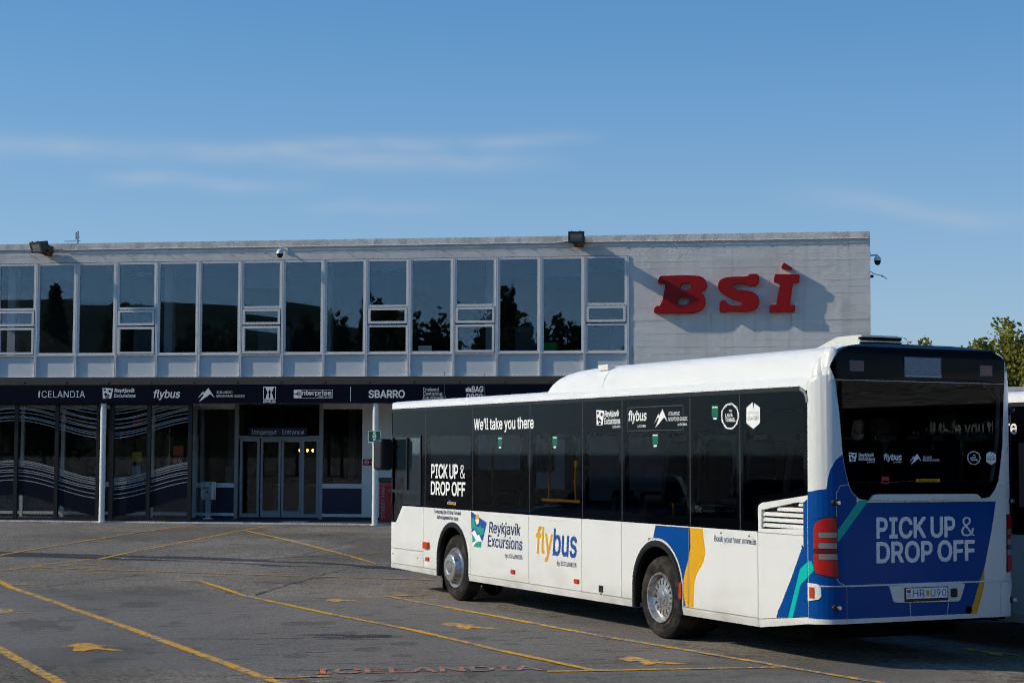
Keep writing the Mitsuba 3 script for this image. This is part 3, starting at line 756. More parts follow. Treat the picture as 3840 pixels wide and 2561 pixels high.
# the red letters on the wall
LET = 'letter_sign'
SB_ = [(4.499, 7.346), (4.552, 7.541), (4.629, 7.562), (5.678, 7.559), (5.862, 7.504), (5.978, 7.354), (5.984, 7.215), (5.938, 7.113), (5.769, 7.05), (5.876, 6.984), (5.94, 6.859), (5.943, 6.673), (5.844, 6.513), (5.675, 6.434), (5.491, 6.414), (4.405, 6.424), (4.38, 6.455), (4.411, 6.632), (4.612, 6.645), (4.737, 7.281), (4.706, 7.322), (4.521, 7.333)]
H1 = [(5.209, 7.322), (5.437, 7.335), (5.505, 7.282), (5.483, 7.158), (5.415, 7.112), (5.172, 7.115)]
H2 = [(5.138, 6.892), (5.384, 6.895), (5.461, 6.833), (5.442, 6.715), (5.368, 6.663), (5.085, 6.666)]
SS_ = [(7.239, 7.578), (7.559, 7.589), (7.527, 7.22), (7.223, 7.211), (7.202, 7.285), (6.903, 7.297), (6.78, 7.271), (6.744, 7.206), (6.841, 7.113), (7.176, 7.088), (7.389, 7.03), (7.51, 6.921), (7.558, 6.751), (7.524, 6.591), (7.387, 6.475), (7.173, 6.44), (6.777, 6.456), (6.594, 6.482), (6.579, 6.427), (6.374, 6.429), (6.359, 6.5), (6.366, 6.778), (6.534, 6.807), (6.58, 6.698), (6.717, 6.635), (6.946, 6.627), (7.043, 6.673), (7.022, 6.738), (6.901, 6.773), (6.626, 6.883), (6.382, 7.04), (6.306, 7.211), (6.353, 7.381), (6.475, 7.466), (6.72, 7.51), (7.215, 7.504)]
SI_ = [(8.014, 7.547), (8.045, 7.568), (8.741, 7.548), (8.762, 7.507), (8.73, 7.308), (8.558, 7.301), (8.448, 6.641), (8.623, 6.627), (8.598, 6.428), (7.856, 6.425), (7.841, 6.456), (7.873, 6.64), (8.055, 6.654), (8.18, 7.314), (7.983, 7.338)]
SA_ = [(8.289, 7.913), (8.53, 7.756), (8.515, 7.695), (8.424, 7.69), (8.228, 7.745), (8.219, 7.791)]


def rounded(g, r=0.022):
    g = Polygon(g) if isinstance(g, list) else g
    return g.buffer(-r).buffer(2 * r, quad_segs=6).buffer(-r)


lb = rounded(Polygon(smooth_ring(SB_, 1))).difference(rounded(Polygon(smooth_ring(H1, 1)))).difference(rounded(Polygon(smooth_ring(H2, 1))))
for name, g in (('letter', lb), ('letter', rounded(Polygon(smooth_ring(SS_, 1)))), ('letter', rounded(SI_)), ('accent', rounded(SA_))):
    k = obj(LET, name, union([prism(g, 'y', -0.205, 0.01), prism(g.buffer(-0.010), 'y', -0.214, -0.205)]), 'letter_red', to_world=TF)
tag(LET, 'large red slab serif BSÌ lettering fixed to the white concrete wall', 'sign')

# floodlights, cameras, aerials
def floodlight(s, z, turn, label, tip=0.35, reach=0.72):
    t = group_key(None, 'floodlight')
    M = TF @ T().translate([s, -reach, z]).rotate([0, 0, 1], turn).rotate([1, 0, 0], math.degrees(tip))
    body = m3.Manifold.batch_hull([bx(-0.235, 0.235, -0.16, -0.13, -0.165, 0.165), bx(-0.19, 0.19, 0.16, 0.20, -0.12, 0.12)])
    obj(t, 'housing', body, 'flood_green', to_world=M)
    obj(t, 'bezel', prism(sbox(-0.245, -0.175, 0.245, 0.175).difference(sbox(-0.185, -0.12, 0.185, 0.12)), 'y', -0.185, -0.155), 'flood_green', to_world=M)
    obj(t, 'glass', bx(-0.185, 0.185, -0.172, -0.162, -0.12, 0.12), 'flood_glass', to_world=M)
    obj(t, 'reflector', bx(-0.165, 0.165, -0.1755, -0.173, -0.02, 0.085), 'lamp_clear', to_world=M)
    for a in (-0.16, 0.10):
        obj(t, 'hinge', bx(a, a + 0.04, -0.18, -0.12, 0.165, 0.195), 'flood_green', to_world=M)
    obj(t, 'bracket', union([bx(s - 0.14, s - 0.09, -reach, -0.03, z - 0.20, z - 0.15), bx(s + 0.09, s + 0.14, -reach, -0.03, z - 0.20, z - 0.15), bx(s - 0.14, s + 0.14, -0.05, -0.045, z - 0.24, z - 0.08)]), 'rust', to_world=TF)
    obj(t, 'ballast_box', rbox(s - 0.20, s + 0.20, -reach + 0.20, -0.10, z - 0.145, z + 0.06, 0.01), 'flood_green', to_world=TF)
    tag(t, label, 'floodlight')


floodlight(-15.11, 8.68, -24, 'rusty floodlight on the parapet next to the roof aerial')
floodlight(2.08, 8.72, 4, 'square floodlight on the parapet nearest the red lettering', 0.2)


def dome_camera(s, z, label, side):
    t = group_key(None, 'security_camera')
    y = -0.30
    if side:
        s0 = s
        arm = tube([(10.82, 0.25, z + 0.16), (s0 - 0.02, 0.25, z + 0.17), (s0 + 0.02, 0.25, z + 0.10)], 0.028, 10)
        y = 0.25
        obj(t, 'mount', bx(10.84, 10.86, 0.15, 0.35, z + 0.05, z + 0.27), 'camera_white', to_world=TF)
    else:
        arm = tube([(s + 0.12, -0.03, z + 0.13), (s + 0.04, y, z + 0.15), (s, y, z + 0.08)], 0.03, 10)
        obj(t, 'mount', bx(s + 0.06, s + 0.18, -0.05, 0.0, z + 0.05, z + 0.21), 'camera_white', to_world=TF)
    obj(t, 'arm', arm, 'camera_white', 40, TF)
    obj(t, 'housing', union([cyl((s, y, z), (s, y, z + 0.07), 0.115, 0.105, 24), cyl((s, y, z + 0.07), (s, y, z + 0.14), 0.105, 0.05, 24)]), 'camera_white', 40, TF)
    obj(t, 'dome', m3.Manifold.batch_hull([m3.Manifold.sphere(0.088, 20).translate([s, y, z - 0.05]), cyl((s, y, z - 0.04), (s, y, z), 0.098, n=20)]), 'camera_dome', 50, TF)
    tag(t, label, 'camera')


dome_camera(-7.33, 8.38, 'white dome camera hanging above the window band', False)
dome_camera(11.07, 7.98, 'white dome camera on an arm off the building corner', True)
obj('roof_aerial', 'mast', union([cyl((-14.27, 0.3, 8.7), (-14.27, 0.3, 9.27), 0.026, n=10), cyl((-14.33, 0.3, 9.0), (-14.33, 0.3, 9.24), 0.02, n=8), bx(-14.34, -14.22, 0.28, 0.32, 9.06, 9.09)]), 'alloy_dull', to_world=TF)
obj('roof_aerial', 'boom', tube([(-14.72, 0.3, 8.955), (-14.27, 0.3, 8.95), (-14.19, 0.3, 8.96)], 0.012, 8), 'alloy_dull', to_world=TF)
tag('roof_aerial', 'short aerial mast with a side boom on the terminal roof', 'aerial')
obj('wall_aerial', 'clamp', rbox(10.84, 10.95, 0.2, 0.3, 7.47, 7.55, 0.01), 'black_plastic', to_world=TF)
obj('wall_aerial', 'boom', union([tube([(10.85, 0.25, 7.66), (10.97, 0.25, 7.58), (11.22, 0.25, 7.52), (11.33, 0.25, 7.43)], 0.012, 8), cyl((11.2, 0.25, 7.54), (11.2, 0.25, 7.49), 0.02, n=8)]), 'alloy_dull', to_world=TF)
tag('wall_aerial', 'thin aerial arm clamped to the building corner under the dome camera', 'aerial')

# entrance sign, assembly sign, no smoking, map stand, bin, posters
obj('entrance_sign', 'board', bx(-8.69, -6.78, GY - 0.10, GY - 0.06, 2.675, 2.95), 'panel_navy', to_world=TF)
obj('entrance_sign', 'lettering', prism(union_all([at(text_poly('Inngangur', 0.83, 0.135), -8.61, 2.755), at(text_poly('Entrance', 0.72, 0.135), -7.60, 2.755)]), 'y', GY - 0.104, GY - 0.10), 'print_white', to_world=TF)
obj('entrance_sign', 'divider', bx(-7.695, -7.685, GY - 0.104, GY - 0.10, 2.74, 2.90), 'letter_red', to_world=TF)
tag('entrance_sign', 'navy sign reading Inngangur and Entrance above the glass doors', 'sign')
obj('assembly_sign', 'plate', rbox(-4.03, -3.66, -1.985, -1.965, 2.46, 2.825, 0.003), 'print_white', to_world=TF)
obj('assembly_sign', 'field', bx(-4.018, -3.672, -1.989, -1.986, 2.50, 2.813), 'sticker_green', to_world=TF)
ar = Polygon([(0, 0), (0.07, 0.01), (0.05, 0.03), (0.09, 0.07), (0.07, 0.09), (0.03, 0.05), (0.01, 0.07)])
pict = [at(affinity.rotate(ar, a, origin=(0, 0)), x, z) for a, x, z in ((0, -3.90, 2.705), (90, -3.79, 2.705), (270, -3.90, 2.615), (180, -3.79, 2.615))]
pict = [affinity.rotate(p, 180, origin='center') for p in pict]
for x, z, r in ((-3.845, 2.70, .016), (-3.885, 2.685, .014), (-3.805, 2.685, .014)):
    pict += [Point(x, z).buffer(r), sbox(x - r * 1.2, z - 0.07, x + r * 1.2, z - r * 1.2)]
obj('assembly_sign', 'pictogram', prism(union_all(pict), 'y', -1.992, -1.989), 'print_white', to_world=TF)
tag('assembly_sign', 'square green assembly point sign on the porch column beside the bus', 'sign')


def no_smoking(s0, s1, z0, z1, y, label):
    t = group_key(None, 'prohibition_sign')
    obj(t, 'plate', bx(s0, s1, y - 0.004, y, z0, z1), 'poster_red', to_world=TF)
    w, h = s1 - s0, z1 - z0
    g = []
    for cx in (0.27, 0.73):
        c = Point(s0 + cx * w, z0 + 0.52 * h); r = 0.32 * h
        g.append(c.buffer(r).difference(c.buffer(r * 0.78)))
        g.append(LineString([(c.x - r * .7, c.y + r * .7), (c.x + r * .7, c.y - r * .7)]).buffer(r * 0.1))
        g.append(sbox(c.x - r * .5, c.y - r * .1, c.x + r * .5, c.y + r * .12))
    obj(t, 'pictogram', prism(union_all(g), 'y', y - 0.007, y - 0.004), 'print_white', to_world=TF)
    tag(t, label, 'sign')


no_smoking(-4.95, -4.50, 1.765, 1.97, GY - 0.045, 'red no smoking sign on the white wall behind the porch column')
no_smoking(-11.27, -10.92, 1.79, 1.97, GY - 0.02, 'red no smoking sign inside the wave pattern screen under an orange poster')
for s0, s1, z0, z1, m, l in ((-11.24, -10.90, 2.06, 2.37, 'poster_orange', 'orange poster on the shop window behind the wave screen'),
                             (-12.62, -12.30, 1.85, 2.16, 'poster_yellow', 'mustard yellow poster beside the porch column behind the screen'),
                             (-12.62, -12.32, 1.38, 1.72, 'poster_pale', 'pale blue poster low behind the screen under the yellow poster'),
                             (-12.62, -12.30, 3.02, 3.28, 'poster_red', 'dark red poster high behind the wave screen')):
    k = obj(None, 'poster', bx(s0, s1, GY - 0.05, GY - 0.045, z0, z1), m, to_world=TF)
    tag(k, l, 'poster')
obj('map_stand', 'body', rbox(-4.10, -3.42, -0.2, 0.25, 0.055, 1.26, 0.01), 'map_red', to_world=TF)
obj('map_stand', 'top', rbox(-4.12, -3.40, -0.22, 0.27, 1.262, 1.40, 0.01), 'flood_green', to_world=TF)
tx = affinity.rotate(text_poly('STREET MAP', 0.98, 0.105), 90, origin=(0, 0))
obj('map_stand', 'lettering', prism(at(tx, -3.925, 0.16), 'y', -0.204, -0.2), 'print_grey', to_world=TF)
obj('map_stand', 'lettering', prism(union_all([at(text_poly('FREE COPY', 0.42, 0.06), -4.05, 1.17), at(text_poly('»', 0.09, 0.07), -3.83, 0.98)]), 'y', -0.204, -0.2), 'print_grey', to_world=TF)
tag('map_stand', 'red stand reading STREET MAP between the porch column and the bus front', 'stand')
BX = -9.86
obj('pedestal_bin', 'post', rbox(BX - 0.075, BX + 0.075, 0.55, 0.67, 0.06, 0.72, 0.005), 'bin_grey', to_world=TF)
obj('pedestal_bin', 'base', cyl((BX, 0.61, 0.055), (BX, 0.61, 0.075), 0.16, n=20), 'bin_grey', to_world=TF)
obj('pedestal_bin', 'housing', m3.Manifold.batch_hull([rbox(BX - 0.20, BX + 0.20, 0.47, 0.77, 0.75, 1.23, 0.01), rbox(BX - 0.17, BX + 0.19, 0.49, 0.75, 0.66, 0.70, 0.005)]), 'bin_grey', to_world=TF)
obj('pedestal_bin', 'slot', union([bx(BX - 0.16, BX + 0.06, 0.466, 0.47, 1.03, 1.08), bx(BX - 0.04, BX + 0.04, 0.466, 0.47, 0.87, 0.93)]), 'screen_black', to_world=TF)
obj('pedestal_bin', 'label_plate', union([bx(BX - 0.15, BX - 0.02, 0.465, 0.469, 1.12, 1.19), bx(BX + 0.06, BX + 0.17, 0.465, 0.469, 1.11, 1.19)]), 'poster_pale', to_world=TF)
tag('pedestal_bin', 'pale grey box on a post standing left of the entrance doors', 'bin')

# neighbour building behind the second bus
NB = 'low_building'
obj(NB, 'wall', bx(12.6, 40, -6, 6, 0, 3.65), 'concrete_white', to_world=TF)
obj(NB, 'parapet', bx(12.55, 40, -6.06, -5.7, 3.66, 3.95), 'concrete_weathered', to_world=TF)
obj(NB, 'roof', bx(12.6, 40, -5.69, 6, 3.66, 3.75), 'roof_edge', to_world=TF)
tag(NB, 'low whitewashed concrete building under the trees behind the second bus', 'building')

# ------------------------------------------------------------------ the city bus (local x forward, y left, z up; left flank at y = 1.275)
WB = (3.4, 9.245)
XR = 0.14


def arc(cx, cy, r, a0, a1, n=8):
    a = np.radians(np.linspace(a0, a1, n))
    return [(cx + r * math.cos(t), cy + r * math.sin(t)) for t in a]


def bus_solid(g=0.0):
    """outer body, grown outwards by g"""
    h = 1.275
    plan = Polygon(arc(XR + .24, -h + .24, .24, 180, 270) + [(11.4, -h)] + arc(11.55, -h + .42, .42, 270, 350) + [(12.0, 0)] + arc(11.55, h - .42, .42, 10, 90) + [(11.4, h)] + arc(XR + .24, h - .24, .24, 90, 180))
    sec = Polygon([(-h + .02, .30), (h - .02, .30), (h, .40), (h, 2.85), (1.262, 2.89), (1.235, 2.925), (1.19, 2.952), (1.1, 2.97), (.7, 3.0), (0, 3.02), (-.7, 3.0), (-1.1, 2.97), (-1.19, 2.952), (-1.235, 2.925), (-1.262, 2.89), (-h, 2.85), (-h, .40)])
    side = Polygon([(12.2, .40), (11.7, .345), (10.0, .325), (1.27, .325), (.40, .435), (XR - .2, .455), (XR - .2, 3.3), (11.6, 3.3), (11.85, 2.9), (12.2, 2.5)])
    return prism(plan.buffer(g, join_style=2), 'z', .2, 3.6) ^ prism(sec.buffer(g, join_style=2), 'x', -1, 13) ^ prism(side.buffer(g, join_style=2), 'y', -2, 2)


def hump_solid(g=0.0):
    """roof fairing: a loft of sections that sink and narrow towards the front"""
    half = [(1.20, 2.80), (1.185, 2.93), (1.165, 3.00), (1.14, 3.07), (1.105, 3.135), (1.06, 3.185), (1.0, 3.222), (.93, 3.248), (.82, 3.268), (.65, 3.283), (.4, 3.295), (0, 3.30)]
    sec = Polygon(half + [(-y, z) for y, z in half[-2::-1]])
    stations = [(XR, 1, 1), (4.9, 1, 1), (5.3, 1, .998), (5.65, .998, .985), (5.95, .993, .958), (6.17, .986, .918), (6.34, .976, .855), (6.46, .965, .775), (6.56, .95, .67), (6.64, .93, .54), (6.70, .905, .40), (6.74, .87, .26)]
    bl = []
    for x, w, h in stations:
        q = affinity.affine_transform(sec, [w, 0, 0, h, 0, 2.80 * (1 - h)]).buffer(g, join_style=2)
        bl.append(prism(q, 'x', x - .001, x))
    loft = union([m3.Manifold.batch_hull([a, b]) for a, b in zip(bl[:-1], bl[1:])])
    side = Polygon([(XR, 2.8), (8, 2.8), (8, 3.4), (.5, 3.4), (XR + .03, 3.25), (XR, 3.16)])
    plan = Polygon([(XR, -1.10), (XR + .03, -1.16), (XR + .12, -1.21), (8, -1.3), (8, 1.3), (XR + .12, 1.21), (XR + .03, 1.16), (XR, 1.10)])
    return loft ^ prism(side.buffer(g, join_style=2), 'y', -2, 2) ^ prism(plan.buffer(g, join_style=2), 'z', 2, 4)


def ry(Y):                     # measured across the tail from the left flank -> local y
    return 1.16 - Y


def rp(pts):
    return Polygon([(ry(a), b) for a, b in pts]).buffer(0)


BUS = 'bus'


def bobj(name, mesh, m, smooth=False, parent=BUS):
    return obj(parent, name, mesh, m, smooth)


OUT = bus_solid(); HUMP = hump_solid()
INN = prism(Polygon(arc(XR + .30, -.99, .24, 180, 270) + arc(11.5, -.80, .42, 270, 360) + arc(11.5, .80, .42, 0, 90) + arc(XR + .30, .99, .24, 90, 180)), 'z', .385, 2.93) ^ prism(sbox(-1.235, .385, 1.235, 2.90), 'x', -1, 13)
SHELL = OUT - INN
arches = union([union([cyl((x, y0, .585), (x, y1, .585), .505, n=48), bx(x - .505, x + .505, min(y0, y1), max(y0, y1), 0, .585)]) for x in WB for y0, y1 in ((.6, 1.5), (-1.5, -.6))])
P_black = Polygon([(.40, 1.33), (11.10, 1.345)] + [(11.17, 1.325), (11.22, 1.28), (11.40, 1.10), (11.46, 1.062)] + [(12.4, 1.06), (12.4, 2.80)] + arc(.52, 2.68, .12, 90, 180, 7))
P_vent = Polygon([(1.31, 1.0), (1.31, 1.56), (1.285, 1.61), (1.23, 1.635), (.30, 1.745), (.30, 1.0)])
P_blk = P_black.difference(P_vent)
bays_b = [(8.556, 10.28), (6.72, 8.556), (5.23, 6.72), (4.22, 5.23), (2.66, 4.22), (1.64, 2.66)]
openings = [sbox(a + .07, 1.44, b - .07, 2.41).buffer(-.03).buffer(.03) for a, b in bays_b] + [Polygon([(.47, 1.79), (1.24, 1.70), (1.35, 1.62), (1.37, 1.44), (1.58, 1.44), (1.58, 2.62), (.47, 2.62)])]
cab_open = Polygon([(10.46, 1.58), (11.58, 1.58), (11.58, 2.385), (10.46, 2.385)])
cab_low = Polygon([(10.46, 1.375), (11.12, 1.375), (11.42, 1.10), (11.58, 1.10), (11.58, 1.53), (10.46, 1.53)])
all_open = union_all(openings + [cab_open, cab_low])
hole_l = prism(all_open, 'y', 1.0, 1.6)
hole_r = prism(union_all(openings + [cab_open]), 'y', -1.6, -1.0)
wind = bx(11.45, 12.5, -1.12, 1.12, 1.10, 2.45)
dest = bx(11.3, 12.5, -.95, .95, 2.50, 2.72)
mx = prism(P_blk, 'y', -2, 2) ^ bx(.40, 13, -2, 2, 0, 4)
band = (SHELL ^ mx) - hole_l - hole_r - wind
bobj('window_band', band, 'black_glass', 30)
# white lower flank, in the panels that the seams show
low = (SHELL ^ bx(.402, 13, -2, 2, .2, 1.328)) - prism(P_black, 'y', -2, 2) - arches
vent_hole = Polygon([(1.237, 1.362), (.478, 1.387), (.478, 1.655), (.62, 1.655), (1.237, 1.562)])
lowv = low + (SHELL ^ prism(P_vent.intersection(sbox(.402, 1.0, 1.31, 2)), 'y', .9, 2))
lowl = lowv ^ bx(0, 13, 0, 2, 0, 4)
cuts = [.402, 1.305, 2.697, 4.243, 5.26, 6.756, 8.60, 10.336, 11.74, 13]
for a, b in zip(cuts[:-1], cuts[1:]):
    z0 = .42 if a > 1.2 else .20
    cell = prism(Polygon([(a + .006, z0), (b - .006, z0), (b - .006, 2), (a + .006, 2)] if a > 1.2 else [(a, .51), (b - .004, .412), (b - .004, 1.318), (a, 1.318)]), 'y', 0, 2)
    q = lowl ^ cell
    if a == 10.336:
        for z0, z1 in ((.42, .652), (.660, 2)):
            bobj('side_panel', q ^ bx(a, b, 0, 2, z0, z1), 'paint_white', 30)
    else:
        bobj('side_panel', q, 'paint_white', 30)
vp = (lowl ^ bx(.402, 1.301, 0, 2, 1.324, 2)) - prism(vent_hole, 'y', 0, 2)
ev = bobj('engine_grille', vp, 'paint_white', 30)
obj(ev, 'backing', bx(.45, 1.26, 1.19, 1.215, 1.34, 1.68), 'black_matt')
for i in range(5):
    z = 1.385 + i * .058
    xa, xb = .482, (1.232 if z + .05 < 1.57 else 1.232 - (z + .05 - 1.57) * 6.6)
    s = m3.Manifold.batch_hull([bx(xa, xb, 1.225, 1.235, z + .035, z + .04), bx(xa, xb - .02, 1.258, 1.268, z + .000, z + .016)])
    obj(ev, 'slat', s ^ prism(vent_hole.buffer(-.002), 'y', 0, 2), 'paint_white', 30)
sill = SHELL - arches
bobj('sill', (sill ^ prism(Polygon([(.402, .2), (.402, .502), (1.301, .406), (1.301, .2)]), 'y', 0, 2)) , 'paint_white', 30)
bobj('sill', sill ^ bx(1.309, 13, 0, 2, .2, .413), 'paint_white', 30)
bobj('flank', low ^ bx(0, 13, -2, -.0005, 0, 4), 'paint_white', 30)
bobj('liner', union([bx(.45, 2.86, 1.20, 1.228, .45, 1.33), bx(4.0, 8.70, 1.20, 1.228, .40, 1.33), bx(9.80, 11.4, 1.20, 1.228, .40, 1.33), bx(.3, 11.8, -1.2, 1.2, .40, .44)]) - arches, 'black_matt')
# dark gutter rail over the windows, roof
bobj('gutter_rail', ((bus_solid(.010) - OUT) ^ bx(.52, 11.72, -2, 2, 2.798, 2.846)), 'black_rail', 30)
bobj('gutter_rail', union([prism(LineString(arc(.535, 2.685, .135, 92, 182, 9)).buffer(.018, cap_style=2), 'y', 1.27, 1.283)]), 'alloy_dull')
bobj('roof', (SHELL ^ bx(.402, 13, -2, 2, 2.80, 4)) - mx - HUMP, 'paint_roof', 35)
bobj('roof_fairing', HUMP ^ bx(4.905, 7, -2, 2, 2.9, 4), 'paint_roof', 35)
bobj('roof_fairing', HUMP ^ bx(XR - .1, 4.895, -2, 2, 2.9, 4), 'paint_roof', 35)
bobj('roof_fairing_seam', hump_solid(-.006) ^ bx(4.89, 4.91, -2, 2, 2.9, 4), 'black_matt')
for y in (1.02, -1.02):
    bobj('roof_bracket', rbox(4.95, 5.2, y - .05, y + .05, 3.20, 3.272, .005), 'paint_roof')
# two fluted corner fairings on each side of the tail
def flute(path):
    bl = [m3.Manifold.sphere(1, 36).scale([a * 1.25, a, a * 1.3]).translate([x, y, z]) for x, y, z, a in path]
    return union([m3.Manifold.batch_hull([p, q]) for p, q in zip(bl[:-1], bl[1:])])


FL1 = [(XR + .12, 1.075, 3.13, .085), (XR + .11, 1.10, 3.02, .085), (XR + .09, 1.13, 2.90, .055), (XR + .07, 1.15, 2.70, .012)]
FL2 = [(XR + .24, 1.115, 3.03, .085), (XR + .225, 1.15, 2.93, .088), (XR + .185, 1.185, 2.80, .058), (XR + .14, 1.21, 2.58, .012)]
for sgn in (1, -1):
    for fl in (FL1, FL2):
        t = flute(fl)
        bobj('corner_fairing', t if sgn > 0 else t.mirror([0, 1, 0]), 'paint_roof', 40)
# tail: white shell, black upper glass, window
BODY = OUT + HUMP
GROW = (bus_solid(.004) + hump_solid(.004)) - BODY
black_tail = rp([(-.005, 3.05), (.05, 2.9), (.091, 2.6), (.110, 2.4), (.128, 2.173), (.16, 2.0), (.208, 1.836), (.25, 1.76), (.331, 1.70), (.45, 1.68), (1.15, 1.672), (1.9, 1.69), (2.024, 1.705), (2.09, 1.77), (2.15, 1.875), (2.215, 2.276), (2.25, 2.928), (2.255, 3.12), (2.25, 3.4), (-.01, 3.4)])
win_tail = rp([(.13, 2.885), (.14, 2.6), (.17, 2.2), (.215, 1.98), (.26, 1.87), (2.08, 1.875), (2.13, 2.1), (2.175, 2.4), (2.195, 2.885)])
tail_hole = prism(win_tail, 'x', -1, .36)
TAIL = (SHELL ^ bx(-1, .398, -2, 2, 0, 4)) - tail_hole
low_tail = prism(sbox(-2, 0, 2, .822), 'x', -1, 1)
hatch = rp([(.057, .90), (.075, .865), (.154, .830), (2.166, .830), (2.235, .86), (2.262, .93), (2.262, 1.70), (2.23, 1.80), (2.132, 1.843), (.201, 1.843), (.10, 1.83), (.057, 1.76)])
hatch_slab = bx(-1, XR + .06, -2, 2, 0, 4)
bobj('tail_panel', (TAIL - low_tail) - (prism(hatch.buffer(.004), 'x', -1, XR + .06) ^ hatch_slab), 'paint_white', 30)
bobj('engine_hatch', (TAIL - low_tail) ^ (prism(hatch, 'x', -1, XR + .06) ^ hatch_slab), 'paint_white', 30)
bump = (TAIL ^ prism(sbox(-2, 0, 2, .816), 'x', -1, 1))
for a, b in ((-3, .165), (.171, 2.16), (2.166, 4)):
    bobj('bumper', bump ^ bx(-1, 1, ry(b), ry(a), 0, 4), 'paint_white', 30)
bobj('liner', bx(XR + .07, .42, -1.15, 1.15, .50, 1.84), 'black_matt')
bobj('tail_glass', ((GROW ^ prism(black_tail, 'x', -1, XR + .30)) - tail_hole) ^ bx(-1, XR + .30, -2, 2, 1, 2.902), 'black_glass', 30)
bobj('tail_glass', (GROW ^ prism(black_tail, 'x', -1, XR + .12)) ^ bx(-1, XR + .12, -2, 2, 2.908, 4), 'black_glass', 30)


def rsheet(g, x, name, m, parent=BUS):
    v, f = trimesh.creation.triangulate_polygon(polys(g)[0], engine='earcut')
    return obj(parent, name, (np.c_[np.full(len(v), x), v[:, 0], v[:, 1]], np.asarray(f)), m)


def ssheet(g, y, name, m, parent=BUS):
    v, f = trimesh.creation.triangulate_polygon(polys(g)[0], engine='earcut')
    return obj(parent, name, (np.c_[v[:, 0], np.full(len(v), y), v[:, 1]], np.asarray(f)), m)


rsheet(win_tail.buffer(-.001), XR - .002, 'window', 'bus_glass')
scene['privacy_glass'] = {'type': 'thindielectric', 'int_ior': 1.2, 'specular_transmittance': {'type': 'rgb', 'value': [0.10, 0.11, 0.12]}}
for g in openings:
    ssheet(g.buffer(-.001), 1.2742, 'window', 'bus_glass')
    ssheet(g.buffer(.01), -1.262, 'window', 'privacy_glass')
for g, m in ((cab_open, 'cab_glass'), (cab_low, 'cab_glass')):
    ssheet(g.buffer(.01), 1.262, 'cab_window', m)
ssheet(cab_open.buffer(.01), -1.262, 'cab_window', 'bus_glass')
bobj('cab_window_frame', prism(sbox(10.43, 1.35, 11.60, 2.43).difference(sbox(10.47, 1.575, 11.575, 2.385)).difference(cab_low), 'y', 1.276, 1.287).translate([0, 0, 0]), 'black_plastic')
bobj('cab_window_frame', bx(10.98, 11.03, 1.255, 1.285, 1.58, 2.385), 'black_plastic')
wc = np.array(arc(11.50, -.80, .44, 290, 350, 8) + [(11.95, 0)] + arc(11.50, .80, .44, 10, 70, 8))
n = len(wc)
wv = np.r_[np.c_[wc, np.full(n, 1.08)], np.c_[wc, np.full(n, 2.47)]]
bobj('windscreen', (wv, np.array([[i, i + 1, n + i + 1, n + i] for i in range(n - 1)])), 'bus_glass', True)
for x in (10.28, 8.556, 6.72, 5.23, 4.22, 2.66, 1.64):
    bobj('window_seal', bx(x - .005, x + .005, 1.2752, 1.2765, 1.335 if x > 1.7 else 1.335, 2.795), 'seal_grey')
bobj('mirror', m3.Manifold.batch_hull([m3.Manifold.sphere(.055, 14).translate([11.60 + dx, 1.43 + dy, z]) for dx in (-.10, .12) for dy in (-.05, .06) for z in (1.93, 2.32)]), 'black_plastic', 40)
bobj('mirror_arm', tube([(11.55, 1.22, 2.25), (11.6, 1.38, 2.25)], .02), 'black_plastic', 40)
bobj('mirror', m3.Manifold.batch_hull([m3.Manifold.sphere(.06, 10).translate([11.70 + dx, -1.52 + dy, z]) for dx in (0, .10) for dy in (-.10, .10) for z in (1.90, 2.30)]), 'black_plastic', 40)

